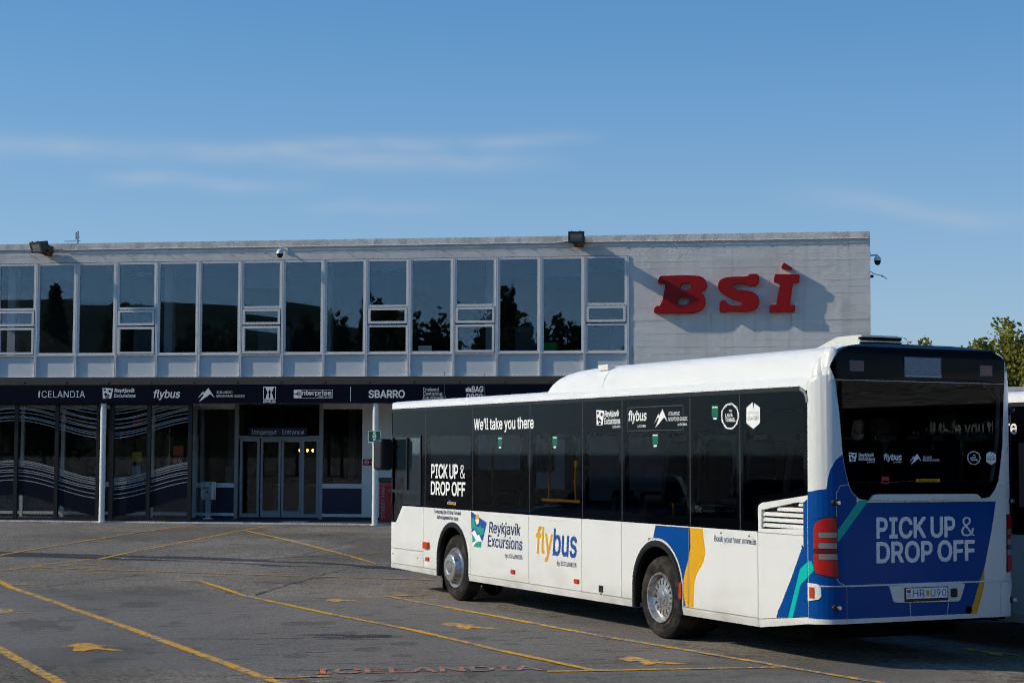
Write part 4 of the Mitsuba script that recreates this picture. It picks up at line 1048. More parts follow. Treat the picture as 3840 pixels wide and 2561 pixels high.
# wheels and arches
for i, x in enumerate(WB):
    front = x > 5
    for sgn in (1, -1):
        w = group_key(BUS, 'wheel')
        def put(name, m_, matk, smooth=False):
            m_ = m_ if sgn > 0 else m_.mirror([0, 1, 0])
            obj(w, name, m_.translate([x, 0, .4775]), matk, smooth)
        yo = 1.235
        wd = .27 if front else .56
        prof = [(.295, yo - wd), (.40, yo - wd - .005), (.455, yo - wd + .03), (.4775, yo - wd + .06)]
        ng = 5 if front else 9
        ys_ = np.linspace(yo - wd + .06, yo - .06, ng * 4)
        prof += [(.4775 - (.010 if k % 4 == 3 else 0), y) for k, y in enumerate(ys_)]
        prof += [(.4775, yo - .06), (.462, yo - .028), (.43, yo - .006), (.385, yo + .002), (.36, yo - .004), (.352, yo + .002), (.32, yo - .004), (.30, yo - .015), (.285, yo - .03), (.28, yo - wd + .02)]
        put('tyre', lathe_y(prof, 72), 'rubber', 25)
        if front:
            rim = [(.286, yo - .09), (.296, yo - .012), (.286, yo + .004), (.270, yo + .002), (.262, yo - .025), (.246, yo - .03), (.235, yo + .02), (.205, yo + .075), (.185, yo + .092), (.10, yo + .098), (.085, yo + .090), (.02, yo + .086), (.02, yo - .09)]
            r = lathe_y(rim, 64)
            slots = union([m3.Manifold.batch_hull([m3.Manifold.cube([.024, .05, .02], True).translate([0, yo + .085, .21]), m3.Manifold.cube([.030, .05, .02], True).translate([0, yo + .02, .252])]).rotate([0, a, 0]) for a in np.arange(0, 360, 20)])
            put('rim', r - slots, 'alloy', 30)
            put('rim_backing', lathe_y([(.02, yo - .10), (.24, yo - .10), (.225, yo + .02), (.19, yo + .07), (.02, yo + .07)], 32), 'black_matt')
            put('hub_cap', lathe_y([(.0, yo + .08), (.075, yo + .08), (.075, yo + .094), (.06, yo + .10), (0, yo + .10)], 24), 'alloy_dull', 30)
        else:
            rim = [(.286, yo - .14), (.296, yo - .012), (.288, yo + .006), (.270, yo + .004), (.258, yo - .05), (.238, yo - .075), (.225, yo - .055), (.12, yo - .045), (.105, yo - .03), (.02, yo - .025), (.02, yo - .14)]
            r = lathe_y(rim, 64)
            slots = union([m3.Manifold.batch_hull([m3.Manifold.cylinder(.1, .011, .011, 12).rotate([-90, 0, 0]).translate([0, yo - .10, rr]) for rr in (.155, .205)]).rotate([0, a, 0]) for a in np.arange(0, 360, 360 / 16)])
            put('rim', r - slots, 'alloy', 30)
            put('rim_backing', lathe_y([(.02, yo - .16), (.24, yo - .16), (.24, yo - .082), (.02, yo - .082)], 32), 'black_matt')
            put('hub_cap', lathe_y([(0, yo - .04), (.075, yo - .04), (.075, yo - .022), (.06, yo - .015), (0, yo - .015)], 24), 'alloy_dull', 30)
            star = union([bx(-.035, .035, yo - .0148, yo - .0125, -.006, .006).rotate([0, a, 0]) for a in (35, 90)] + [bx(-.006, .006, yo - .0148, yo - .0125, -.05, .05).rotate([0, 20, 0])])
            put('emblem', star, 'alloy')
    for sgn in (1, -1):
        ring = Point(x, .585).buffer(.558, quad_segs=24).union(sbox(x - .558, .30, x + .558, .585))
        hole = Point(x, .585).buffer(.487, quad_segs=24).union(sbox(x - .487, .0, x + .487, .585))
        g = ring.difference(hole).intersection(sbox(0, .33, 13, 2))
        m_ = union([prism(g, 'y', 1.22, 1.287), prism(g.buffer(-.018), 'y', 1.286, 1.295)])
        bobj('wheel_arch_trim', m_ if sgn > 0 else m_.mirror([0, 1, 0]), 'black_plastic', 30)
        box_o = union([cyl((x, .62, .585), (x, 1.22, .585), .53, n=40), bx(x - .53, x + .53, .62, 1.22, .30, .585)])
        box_i = union([cyl((x, .64, .585), (x, 1.5, .585), .506, n=40), bx(x - .506, x + .506, .64, 1.5, 0, .585)])
        m_ = box_o - box_i
        bobj('wheel_housing', m_ if sgn > 0 else m_.mirror([0, 1, 0]), 'black_matt', 30)
bobj('axle', union([cyl((x, -1.0, .4775), (x, 1.0, .4775), .07, n=12) for x in WB]), 'black_matt')
bobj('mud_flap', bx(9.72, 9.735, .95, 1.22, .12, .60), 'black_plastic')
bobj('underbody', bx(4.2, 8.6, -.9, .9, .27, .40), 'black_matt')
bobj('underbody', bx(.8, 2.75, -.95, .95, .22, .40), 'black_matt')

# livery: films that follow the skin
LIV = (bus_solid(.0025) - OUT) - arches
LIV2 = (bus_solid(.0045) - OUT) - arches
blue_flank = Polygon(smooth_ring([(3.43, 1.318), (2.67, 1.318), (2.655, 1.10), (2.72, .90), (2.815, .72), (2.80, .55), (2.765, .423), (3.2, .423), (3.5, 1.0)], 0))
blue_flank = Polygon([(3.425, 1.316), (2.668, 1.316), (2.655, 1.10), (2.69, .98), (2.77, .82), (2.81, .70), (2.805, .58), (2.765, .424), (3.4, .424), (3.60, 1.16), (3.484, 1.16)])
yellow_flank = Polygon([(2.667, 1.316), (2.654, 1.10), (2.69, .98), (2.77, .82), (2.81, .70), (2.805, .58), (2.765, .424), (2.592, .424), (2.586, .60), (2.568, .733), (2.50, .83), (2.40, .92), (2.348, 1.03), (2.352, 1.10), (2.385, 1.22), (2.40, 1.316)])
disc = Point(3.4, .585).buffer(.575, quad_segs=24).union(sbox(2.825, 0, 3.975, .585))
gap = sbox(2.690, 0, 2.703, 1.4)
bobj('livery_film', LIV ^ prism(blue_flank.difference(disc).difference(gap), 'y', .9, 2), 'paint_blue')
bobj('livery_film', LIV ^ prism(yellow_flank.difference(gap), 'y', .9, 2), 'paint_yellow')
white_ring = disc.buffer(.012).difference(disc).intersection(blue_flank)
bobj('livery_film', LIV ^ prism(white_ring, 'y', .9, 2), 'paint_white')
blue_end = Polygon([(.40, 1.70), (.46, 1.665), (.477, 1.655), (.478, 1.21), (.51, 1.189), (.61, 1.02), (.71, .855), (.80, .72), (.868, .613), (.94, .52), (.975, .43), (.40, .50)])
bobj('livery_film', LIV ^ prism(blue_end.intersection(sbox(.406, .51, 1, 2)) .union(blue_end.intersection(Polygon([(.406, .51), (1.2, .425), (1.2, .9), (.406, .9)]))), 'y', .9, 2), 'paint_blue')
teal_end = Polygon([(.754, .465), (.674, .472), (.531, .82), (.406, .905), (.406, 1.06), (.538, .98)])
bobj('livery_film', LIV2 ^ prism(teal_end, 'y', .9, 2), 'paint_teal')
edge_r = [(2.113, 1.66), (2.06, 1.40), (2.001, 1.166), (1.95, .98), (1.876, .816), (1.80, .62), (1.712, .40)]
blue_tail = rp([(-1, .3), (-1, 1.66), (-.24, 1.69), (-.13, 1.76), (-.09, 1.79), (-.03, 1.80), (-.02, 1.90), (.0, 1.99), (.05, 2.09), (.13, 2.15), (.3, 2.15), (.3, 1.66)] + edge_r)
tail_keep = union_all([hatch.buffer(-.003), sbox(-3, 0, 3, .815), sbox(-3, .83, 3, 3).difference(hatch.buffer(.006))])
tail_keep = tail_keep.difference(sbox(ry(.172), 0, ry(.164), .822)).difference(sbox(-3, .815, 3, .832))
blk = black_tail.buffer(.006)
cornerx = prism(sbox(-3, .495, 3, 3), 'x', -1, .396)
bobj('livery_film', (LIV ^ prism(blue_tail.difference(blk).intersection(tail_keep), 'x', -1, .396)) ^ cornerx, 'paint_blue')
yel_tail = rp([(2.001, 1.166), (1.95, .98), (1.876, .816), (1.80, .62), (1.735, .49), (1.835, .49), (1.90, .65), (1.943, .797), (1.945, .973)])
bobj('livery_film', LIV ^ prism(yel_tail.intersection(tail_keep), 'x', -1, .39), 'paint_yellow')
bobj('livery_film', LIV2 ^ prism(rp([(.325, 1.682), (.446, 1.681), (.062, 1.263), (.062, 1.385)]), 'x', -1, .3), 'paint_teal')
corner_teal = Polygon([(.396, .91), (.396, 1.065), (.34, 1.07), (.31, .985), (.33, .96)])
bobj('livery_film', LIV2 ^ prism(corner_teal, 'y', .9, 2), 'paint_teal')
bobj('livery_film', LIV ^ prism(sbox(-3, .818, 3, .829).intersection(rp([(.16, .7), (2.2, .7), (2.2, .9), (.16, .9)])), 'x', -1, .2), 'paint_white')
bobj('hatch_spoiler', prism(rp([(.442, 1.684), (.499, 1.738), (.56, 1.745), (1.80, 1.742), (1.85, 1.735), (1.90, 1.69), (1.15, 1.676)]), 'x', XR - .03, XR + .01), 'paint_white', 30)

# lamps
G3 = bus_solid(.014) - bus_solid(.001)
lamp = rp([(-.30, 1.43), (-.17, 1.475), (-.05, 1.508), (.048, 1.513), (.052, 1.20), (.062, .92), (.0, .92), (-.16, .965), (-.30, 1.03)])
for sgn in (1, -1):
    lt = group_key(BUS, 'tail_light')
    def lput(name, m_, matk, smooth=30):
        obj(lt, name, m_ if sgn > 0 else m_.mirror([0, 1, 0]), matk, smooth)
    zone = prism(lamp, 'x', -1, .31) ^ prism(Polygon([(-1, .5), (.24, .5), (.24, .94), (.285, .965), (.303, 1.01), (.308, 1.08), (.306, 1.37), (.296, 1.43), (.27, 1.465), (.22, 1.495), (.15, 1.54), (-1, 1.7)]), 'y', 0, 2)
    body = G3 ^ zone
    for a, b, mk in ((.90, 1.09, 'lamp_red'), (1.151, 1.20, 'lamp_red_dark'), (1.26, 1.31, 'lamp_red'), (1.366, 1.55, 'lamp_red')):
        lput('red_lens', body ^ bx(-1, 1, 0, 2, a, b), mk)
    for a, b in ((1.092, 1.149), (1.202, 1.258), (1.312, 1.364)):
        lens = body ^ bx(-1, 1, 0, 2, a, b)
        lput('clear_lens', lens ^ bx(-1, .252, 0, 2, 0, 2), 'lamp_clear')
        lput('red_lens', lens ^ bx(.254, 1, 0, 2, 0, 2), 'lamp_red')
    lput('gasket', (bus_solid(.006) - bus_solid(.003)) ^ prism(lamp.buffer(.010).difference(lamp), 'x', -1, .312), 'black_plastic')
    sm = group_key(BUS, 'marker_light')
    hm = (bus_solid(.012) - bus_solid(-.01)) ^ prism(Polygon([(.395, .665), (.26, .69), (.235, .72), (.24, .82), (.27, .845), (.395, .85)]), 'y', .9, 2)
    obj(sm, 'housing', hm if sgn > 0 else hm.mirror([0, 1, 0]), 'paint_white', 30)
    lm = (bus_solid(.020) - bus_solid(.012)) ^ prism(sbox(.30, .70, .362, .81), 'y', .9, 2)
    obj(sm, 'lens', lm if sgn > 0 else lm.mirror([0, 1, 0]), 'lamp_amber', 30)
for x, z, w, h, t in ((10.19, .76, .19, .10, .04), (10.16, .554, .12, .06, .02), (7.214, .543, .115, .06, .02), (5.376, .535, .115, .06, .02)):
    bobj('side_reflector', rbox(x - w / 2, x + w / 2, 1.276, 1.276 + t, z - h / 2, z + h / 2, .008), 'lamp_amber')
bobj('side_reflector', rbox(2.835, 2.895, 1.282, 1.295, .50, .69, .006), 'lamp_amber')
bobj('side_reflector_frame', rbox(2.82, 2.91, 1.2765, 1.284, .485, .705, .004), 'paint_white')
bobj('filler_flap', bx(4.69, 4.80, 1.2752, 1.278, .44, .525), 'black_plastic')
for x, z in ((11.55, .565), (10.55, .545), (4.745, .425), (2.02, 1.285), (1.47, 1.275), (.46, .66), (.50, 1.21)):
    bobj('bolt', cyl((x, 1.27, z), (x, 1.2795, z), .012, n=10), 'black_plastic')
for y0, y1, z0, z1 in ((.223, .403, 2.995, 3.105), (1.915, 2.084, 2.985, 3.095)):
    a = group_key(BUS, 'brake_light')
    obj(a, 'case', bx(XR - .0065, XR - .0045, ry(y1), ry(y0), z0, z1), 'display_grid')
    for c in (.28, .72):
        yc = y0 + (y1 - y0) * c
        obj(a, 'lens', bx(XR - .008, XR - .0066, ry(yc + .03), ry(yc - .03), z0 + .012, z1 - .012), 'lamp_red_dark')
dp = group_key(BUS, 'route_display')
obj(dp, 'case', bx(XR - .0065, XR - .0045, ry(1.40), ry(.915), 2.95, 3.16), 'display_grid')
for k in range(16):
    obj(dp, 'lamp_row', bx(XR - .0085, XR - .0066, ry(1.385), ry(.925), 2.985 + k * .0105, 2.990 + k * .0105), 'print_grey')
obj(dp, 'ledge', bx(XR - .0085, XR - .0066, ry(1.40), ry(.93), 2.952, 2.975), 'print_grey')
wp = group_key(BUS, 'wiper')
obj(wp, 'blade', tube([(XR - .012, ry(1.16), 2.925), (XR - .016, ry(1.6), 2.935), (XR - .016, ry(1.95), 2.932), (XR - .014, ry(2.1), 2.915)], .008, 8), 'black_plastic', 40)
for Y, z in ((.043, 1.664), (.046, .613), (2.312, .617), (2.305, 1.66)):
    x = XR + (.05 if Y > 2.3 else .0)
    l = group_key(BUS, 'hinge')
    yy = ry(Y) if Y < 1 else -1.20
    obj(l, 'pin', cyl((x + .01, yy, z), (x - .055, yy, z), .02, n=12), 'chrome', 40)
    obj(l, 'plate', cyl((x + .03, yy + .01, z), (x - .012, yy + .01, z), .032, n=14), 'black_plastic', 40)
bobj('corner_knob', m3.Manifold.batch_hull([m3.Manifold.sphere(.03, 10).translate([.32, -1.285, 2.64]), m3.Manifold.sphere(.045, 10).translate([.30, -1.32, 2.62])]), 'black_plastic', True)
# number plate recess
pl = group_key(BUS, 'number_plate')
bobj('plate_recess', prism(rp([(.684, .811), (.70, .79), (.746, .655), (.78, .640), (1.57, .628), (1.605, .640), (1.66, .77), (1.668, .803), (1.63, .815), (1.2, .822)]), 'x', XR - .018, XR + .004), 'paint_white', 30)
obj(pl, 'frame', rbox(XR - .028, XR - .018, ry(1.441), ry(.877), .645, .79, .004), 'black_plastic')
obj(pl, 'plate', bx(XR - .031, XR - .0281, ry(1.425), ry(.893), .675, .782), 'print_white')


def tail_text(poly, Y, z, x=None, name='lettering', m='print_white', parent=BUS, t=.0025):
    x = XR - .0045 if x is None else x
    g = affinity.affine_transform(poly, [-1, 0, 0, 1, ry(Y), z])
    return obj(parent, name, prism(g, 'x', x - t, x), m)


tail_text(text_poly('HR', .155, .075), .975, .692, XR - .031, m='print_blue', parent=pl, t=.0015)
tail_text(text_poly('U90', .205, .075), 1.205, .692, XR - .031, m='print_blue', parent=pl, t=.0015)
tail_text(text_poly('IS', .04, .028), .905, .69, XR - .031, m='print_blue', parent=pl, t=.0015)
tail_text(sbox(0, 0, .045, .032), .903, .735, XR - .031, name='flag', m='print_blue', parent=pl, t=.0015)
tail_text(sbox(0, .013, .045, .020).union(sbox(.012, 0, .020, .032)), .903, .735, XR - .0326, name='flag', m='poster_red', parent=pl, t=.0012)
tail_text(sbox(0, 0, .034, .060), 1.150, .698, XR - .031, name='sticker', m='paint_yellow', parent=pl, t=.0015)
tail_text(text_poly('26', .024, .022), 1.155, .722, XR - .0326, m='print_ink', parent=pl, t=.0012)
bobj('trailer_socket', rbox(XR - .05, XR - .015, ry(1.555), ry(1.475), .675, .765, .012), 'black_plastic')
bobj('tow_eye', cyl((XR - .006, ry(1.728), .535), (XR + .02, ry(1.728), .535), .042, n=20), 'black_matt')
# bumper creases under the plate
for pts in ([(.96, .635), (.965, .46)], [(1.46, .625), (1.44, .46)]):
    bobj('bumper_seam', prism(rp(list(LineString(pts).buffer(.003).exterior.coords)), 'x', XR - .005, XR - .002), 'paint_white')
# tail lettering
tail_text(heading('PICK UP', 1.02, .20), .542, 1.301, XR - .0025)
tail_text(text_poly('&', .178, .20, weight=-.012), 1.641, 1.301, XR - .0025)
tail_text(heading('DROP OFF', 1.28, .20), .540, 1.053, XR - .0025)
tail_text(logo_mono(.10, .095), .203, 2.075, name='logo', m='print_white')
tail_text(text_poly('Reykjavik', .195, .034, bold=True, shear=.15), .325, 2.128)
tail_text(text_poly('Excursions', .207, .034, bold=True, shear=.15), .325, 2.088)
tail_text(text_poly('by ICELANDIA', .10, .014), .43, 2.066)
tail_text(text_poly('flybus', .23, .062, bold=True, shear=.15), .642, 2.095)
tail_text(text_poly('by ICELANDIA', .10, .014), .77, 2.066)
tail_text(logo_mountain(.148, .118), .977, 2.045, name='logo')
tail_text(text_poly('ICELANDIC', .12, .020), 1.145, 2.112)
tail_text(text_poly('MOUNTAIN GUIDES', .215, .022), 1.145, 2.083)
tail_text(logo_ring(.19, .155), 1.724, 2.040, name='logo')
tail_text(logo_ice(.133, .145), 1.986, 2.046, name='logo')
tail_text(sbox(0, 0, .31, .034), 1.055, 1.868, name='sticker', m='paint_yellow')
tail_text(text_poly('BUSSE', .25, .024, bold=True), 1.085, 1.873, XR - .0071, m='print_ink', t=.001)
tail_text(sbox(0, 0, .095, .075).difference(sbox(.012, .008, .085, .034)), .612, 1.85, name='sticker', m='poster_red')


def side_text(poly, X, z, name='lettering', m='print_white', y=1.2765, t=.0025):
    g = affinity.affine_transform(poly, [-1, 0, 0, 1, X, z])
    return bobj(name, prism(g, 'y', y, y + t), m)


side_text(text_poly("We\u2019ll take you there", 1.905, .152, bold=True), 8.512, 2.487)
side_text(heading('PICK UP', .99, .198, weight=.008), 10.047, 1.782)
side_text(text_poly('&', .17, .195, weight=-.014), 8.985, 1.784)
side_text(heading('DROP OFF', 1.25, .19, weight=.008), 10.05, 1.532)
side_text(text_poly('Connecting the BSÍ Bus Terminal', .975, .056), 9.92, 1.252, m='print_navy')
side_text(text_poly('with designated bus stops', .77, .056), 9.815, 1.172, m='print_navy')
side_text(text_poly('Reykjavik', .995, .15, bold=True, shear=.08, weight=-.004), 7.99, 1.043, m='print_navy')
side_text(text_poly('Excursions', 1.095, .155, bold=True, shear=.08, weight=-.004), 8.03, .85, m='print_navy')
side_text(text_poly('by ICELANDIA', .535, .058), 7.466, .722, m='print_navy')
fly = text_poly('flybus', 1.15, .335, bold=True, shear=.10)
gx0, _, gx1, _ = fly.bounds
parts_f = sorted(polys(fly), key=lambda q: q.bounds[0])
side_text(union_all(parts_f[:3]), 6.528, .84, m='print_gold')
side_text(union_all(parts_f[3:]), 6.528, .84, m='print_blue')
side_text(text_poly('by ICELANDIA', .54, .058), 5.925, .707, m='print_navy')
side_text(text_poly('Book your tour on', .635, .066), 2.156, 1.188, m='print_navy')
side_text(text_poly('re.is', .165, .06, bold=True), 1.502, 1.188, m='print_navy')


def lg(pts):                   # points of the colour badge: measured in a 172 x 400 field
    out = []
    for x, y in pts:
        u, v = (x - 1078) / 174.0, (y - 197) / 395.0
        out.append((8.60 - .533 * u, 1.319 - .07 * u - v * (.502 - .07 * u)))
    return Polygon(out)


bg = lg([(1078, 197), (1252, 265), (1205, 515), (1190, 592), (1110, 590), (1094, 520)])
bobj('badge', prism(bg, 'y', 1.2765, 1.278), 'print_white')
skyp = lg([(1078, 197), (1252, 265), (1209, 505), (1196, 500), (1170, 430), (1150, 452), (1120, 395), (1088, 432)])
bobj('badge', prism(skyp, 'y', 1.278, 1.279), 'print_blue')
bobj('badge', prism(lg([(1081, 275), (1095, 268), (1112, 262), (1125, 300), (1130, 330), (1150, 352), (1170, 345), (1180, 320), (1195, 345), (1228, 345), (1218, 420), (1190, 450), (1170, 405), (1150, 425), (1121, 372), (1086, 400)]), 'y', 1.279, 1.28), 'print_teal')
bobj('badge', prism(affinity.scale(Point(8.375, 1.222).buffer(.062), 1, 1.0), 'y', 1.28, 1.281), 'print_gold')
bobj('badge', prism(affinity.scale(Point(8.375, 1.218).buffer(.062), 1, 1.25, origin=(8.375, 1.218)).intersection(sbox(8, 1.0, 9, 1.214)), 'y', 1.281, 1.282), 'print_white')
for pts in ([(1092, 440), (1130, 505), (1146, 520), (1120, 525), (1096, 548)], [(1199, 512), (1190, 592), (1110, 590), (1125, 550), (1160, 522)]):
    bobj('badge', prism(lg(pts), 'y', 1.278, 1.279), 'print_teal')
side_text(logo_mono(.197, .193), 4.865, 2.499, name='logo')
side_text(text_poly('Reykjavik', .37, .072, bold=True, shear=.15), 4.655, 2.605)
side_text(text_poly('Excursions', .405, .072, bold=True, shear=.15), 4.665, 2.515)
side_text(text_poly('by ICELANDIA', .20, .028), 4.46, 2.465)
side_text(text_poly('flybus', .43, .118, bold=True, shear=.15), 4.06, 2.545)
side_text(text_poly('by ICELANDIA', .20, .028), 3.84, 2.465)
side_text(logo_mountain(.30, .215), 3.449, 2.455, name='logo')
side_text(text_poly('ICELANDIC', .25, .042), 3.124, 2.592)
side_text(text_poly('MOUNTAIN GUIDES', .41, .045), 3.124, 2.528)
side_text(text_poly('by ICELANDIA', .20, .028), 2.92, 2.472)
side_text(logo_ring(.379, .31), 2.021, 2.406, name='logo')
side_text(logo_ice(.259, .29), 1.507, 2.418, name='logo')
for g, X in ((logo_ring(.379, .31), 1.64), (logo_ice(.259, .29), 1.10)):
    bobj('logo', prism(affinity.translate(g, X, 2.41), 'y', -1.279, -1.2765), 'print_white')
bobj('display_frame', prism(sbox(2.823, 2.44, 4.071, 2.688).buffer(.02).difference(sbox(2.823, 2.44, 4.071, 2.688).buffer(.012)), 'y', 1.2762, 1.2775), 'seal_grey')
for x, z in ((7.65, 2.31), (5.993, 2.31), (3.433, 2.32), (2.137, 2.62)):
    s = group_key(BUS, 'exit_sticker')
    obj(s, 'field', bx(x - .065, x + .065, 1.2752, 1.2762, z - .065, z + .068), 'sticker_green')
    obj(s, 'border', prism(sbox(x - .055, z + .04, x + .055, z + .052), 'y', 1.2762, 1.2770), 'print_white')
    obj(s, 'label_strip', bx(x - .035, x + .035, 1.2752, 1.2762, z - .09, z - .068), 'print_white')
bobj('sticker', bx(9.13, 9.44, 1.2765, 1.278, 1.395, 1.435), 'paint_yellow')
side_text(text_poly('BUSSE', .25, .026, bold=True), 9.41, 1.402, m='print_ink', y=1.278, t=.001)
bobj('sticker', bx(9.30, 9.40, 1.2765, 1.278, 1.437, 1.46), 'print_blue')
for x, h in ((11.45, .47), (9.93, .37)):
    bobj('roof_aerial', union([cyl((x, .45, 2.98), (x, .45, 3.0 + h), .007, .004, 8), cyl((x, .45, 2.98), (x, .45, 3.05), .025, .018, 10)]), 'black_plastic')
# roof ventilator
RVX, RVY = .85, -.02
rv = group_key(BUS, 'roof_vent')
obj(rv, 'hood', m3.Manifold.batch_hull([bx(RVX, RVX + .85, RVY - .30, RVY + .30, 3.25, 3.30), bx(RVX + .03, RVX + .45, RVY - .25, RVY + .25, 3.425, 3.432)]), 'roof_unit', 30)
for z in (3.325, 3.378):
    obj(rv, 'louvre', rbox(RVX - .012, RVX + .05, RVY - .27, RVY + .27, z, z + .030, .004), 'black_matt')
    obj(rv, 'louvre_lip', rbox(RVX - .03, RVX + .05, RVY - .275, RVY + .275, z + .031, z + .041, .002), 'roof_unit')

# cabin
bobj('cabin_floor', union([bx(4.6, 11.4, -1.22, 1.22, .41, .45) - arches, bx(.5, 4.6, -1.22, 1.22, 1.20, 1.24)]), 'cabin_dark')
bobj('cabin_ceiling', bx(.5, 11.4, -1.2, 1.2, 2.72, 2.75), 'cabin_grey')
bobj('cabin_bulkhead', bx(10.30, 10.34, -.4, 1.2, .45, 1.9), 'cabin_grey')
bobj('dashboard', m3.Manifold.batch_hull([bx(11.3, 11.75, -.8, 1.1, .95, 1.0), bx(11.2, 11.6, -.6, 1.0, 1.25, 1.35)]), 'cabin_dark')
bobj('steering_wheel', lathe_y([(.20, -.015), (.23, -.015), (.23, .015), (.20, .015)], 32).rotate([65, 0, 90]).translate([11.1, .55, 1.42]), 'black_plastic', 30)
seat = union([rbox(-.22, .22, -.21, .21, 0, .09, .03), m3.Manifold.batch_hull([rbox(-.24, -.17, -.21, .21, .05, .3, .03), rbox(-.33, -.27, -.18, .18, .66, .74, .03)])])
for x in (1.2, 2.0, 2.85, 3.7):
    for y in (.95, .50, -.50, -.95):
        bobj('seat', seat.translate([x, y, 1.62 - .05]), 'seat_cloth', 30)
for x in (5.0, 7.6, 8.4):
    for y in (.95, .50, -.95):
        bobj('seat', seat.translate([x, y, .88]), 'seat_cloth', 30)
bobj('driver_seat', seat.scale([1.1, 1.1, 1.15]).translate([10.7, .6, .95]), 'seat_cloth', 30)
for x in (4.6, 6.9, 8.0, 9.9):
    bobj('pole', cyl((x, .32, .45 if x > 4.5 else 1.2), (x, .32, 2.72), .017, n=10), 'handrail')
bobj('handrail', tube([(6.46, 1.21, 1.535), (5.36, 1.21, 1.535), (5.32, 1.22, 1.60)], .022), 'handrail', 40)
bobj('handrail', tube([(5.51, 1.21, 1.535), (5.55, 1.21, 1.78), (5.51, 1.21, 2.02)], .018), 'handrail', 40)
bobj('handrail', rbox(5.47, 5.55, 1.19, 1.23, 1.97, 2.06, .01), 'handrail')
bobj('cabin_lining', ((bus_solid(-.052) - bus_solid(-.058)) ^ bx(0, 13, -2, 2, 1.25, 4)) - hole_l - hole_r - wind - dest - tail_hole, 'cabin_dark')

# place the bus and its twin
TB = T().translate([float(PB[0] + 1.275 * BR[0]), float(PB[1] + 1.275 * BR[1]), 0.0]).rotate([0, 0, 1], math.degrees(YAW) + 90)
TB2 = T().translate([5.53, -3.25, -0.09]) @ TB
bus_keys = [k for k in scene if k.startswith('bus__')]
for k in bus_keys:
    scene['bus_001' + k[3:]] = {**scene[k], 'to_world': TB2}
    scene[k] = {**scene[k], 'to_world': TB}
tag('bus', 'white low floor city bus with blue tail parked in front of the terminal', 'bus', 'airport transfer buses')
tag('bus_001', 'white bus cut off by the picture edge, beyond the bus with the blue tail', 'bus', 'airport transfer buses')

# ------------------------------------------------------------------ two cars parked beside the yard, seen in the bus windows
def car(x, y, deg, paint, label):
    t = group_key(None, 'parked_car')
    M = T().translate([x, y, 0]).rotate([0, 0, 1], deg)
    low_ = union([rbox(-2.25, 2.25, -.92, .92, .32, .90, .12), m3.Manifold.batch_hull([rbox(-2.2, .9, -.90, .90, .7, 1.0, .1), rbox(-2.2, 2.1, -.86, .86, .6, .92, .1)])])
    well = union([cyl((q, -1.2, .36), (q, 1.2, .36), .41, n=28) for q in (-1.38, 1.40)])
    obj(t, 'body', low_ - well, paint, 35, M)
    roof_ = m3.Manifold.batch_hull([bx(-2.05, .95, -.84, .84, .98, 1.0), rbox(-1.75, .15, -.64, .64, 1.58, 1.66, .03)])
    glass = roof_ ^ bx(-3, 3, -2, 2, 1.03, 1.55)
    obj(t, 'roof', roof_ ^ bx(-3, 3, -2, 2, 1.552, 2), paint, 35, M)
    obj(t, 'window', glass, 'camera_dome', False, M)
    for sx in (-1.38, 1.40):
        for sy in (-1, 1):
            k = obj(t, 'wheel', cyl((sx, sy * .70, .33), (sx, sy * .91, .33), .33, n=28), 'rubber', 40, M)
            obj(k, 'rim', cyl((sx, sy * .90, .33), (sx, sy * .918, .33), .22, n=20), 'alloy', 40, M)
    for sy in (-.66, .66):
        obj(t, 'headlight', rbox(2.18, 2.27, sy - .2, sy + .2, .66, .78, .02), 'lamp_clear', False, M)
        obj(t, 'tail_light', rbox(-2.27, -2.18, sy - .2, sy + .2, .70, .88, .02), 'lamp_red', False, M)
    tag(t, label, 'car', 'cars beside the yard')


mat('car_black', (0.012, 0.013, 0.015), 0.15, 0.5, clearcoat=0.6)
mat('car_silver', (0.35, 0.36, 0.38), 0.3, 0.5, metallic=0.6)
car(-12.6, 27.6, 62, 'car_black', 'black estate car parked outside the picture, mirrored in the long bus windows')
car(-13.6, 32.2, 62, 'car_silver', 'silver estate car parked outside the picture beyond the black one')

# ------------------------------------------------------------------ trees
def limb(a, b, r0, r1):
    return cyl(a, b, r0, r1, 8)


def leaves(points, normals_up, size, rng, stretch=1.6):
    """small pointed leaf quads scattered about the points"""
    n = len(points)
    d = rng.normal(0, 1, (n, 3)); d[:, 2] += normals_up
    d /= np.linalg.norm(d, axis=1, keepdims=True)
    e = np.cross(d, rng.normal(0, 1, (n, 3))); e /= np.linalg.norm(e, axis=1, keepdims=True)
    s = size * rng.uniform(.6, 1.25, (n, 1))
    p = points
    v = np.stack([p - d * s * stretch * .5, p + e * s * .5, p + d * s * stretch * .5, p - e * s * .5], 1).reshape(-1, 3)
    f = np.arange(4 * n).reshape(n, 4)
    return v, f


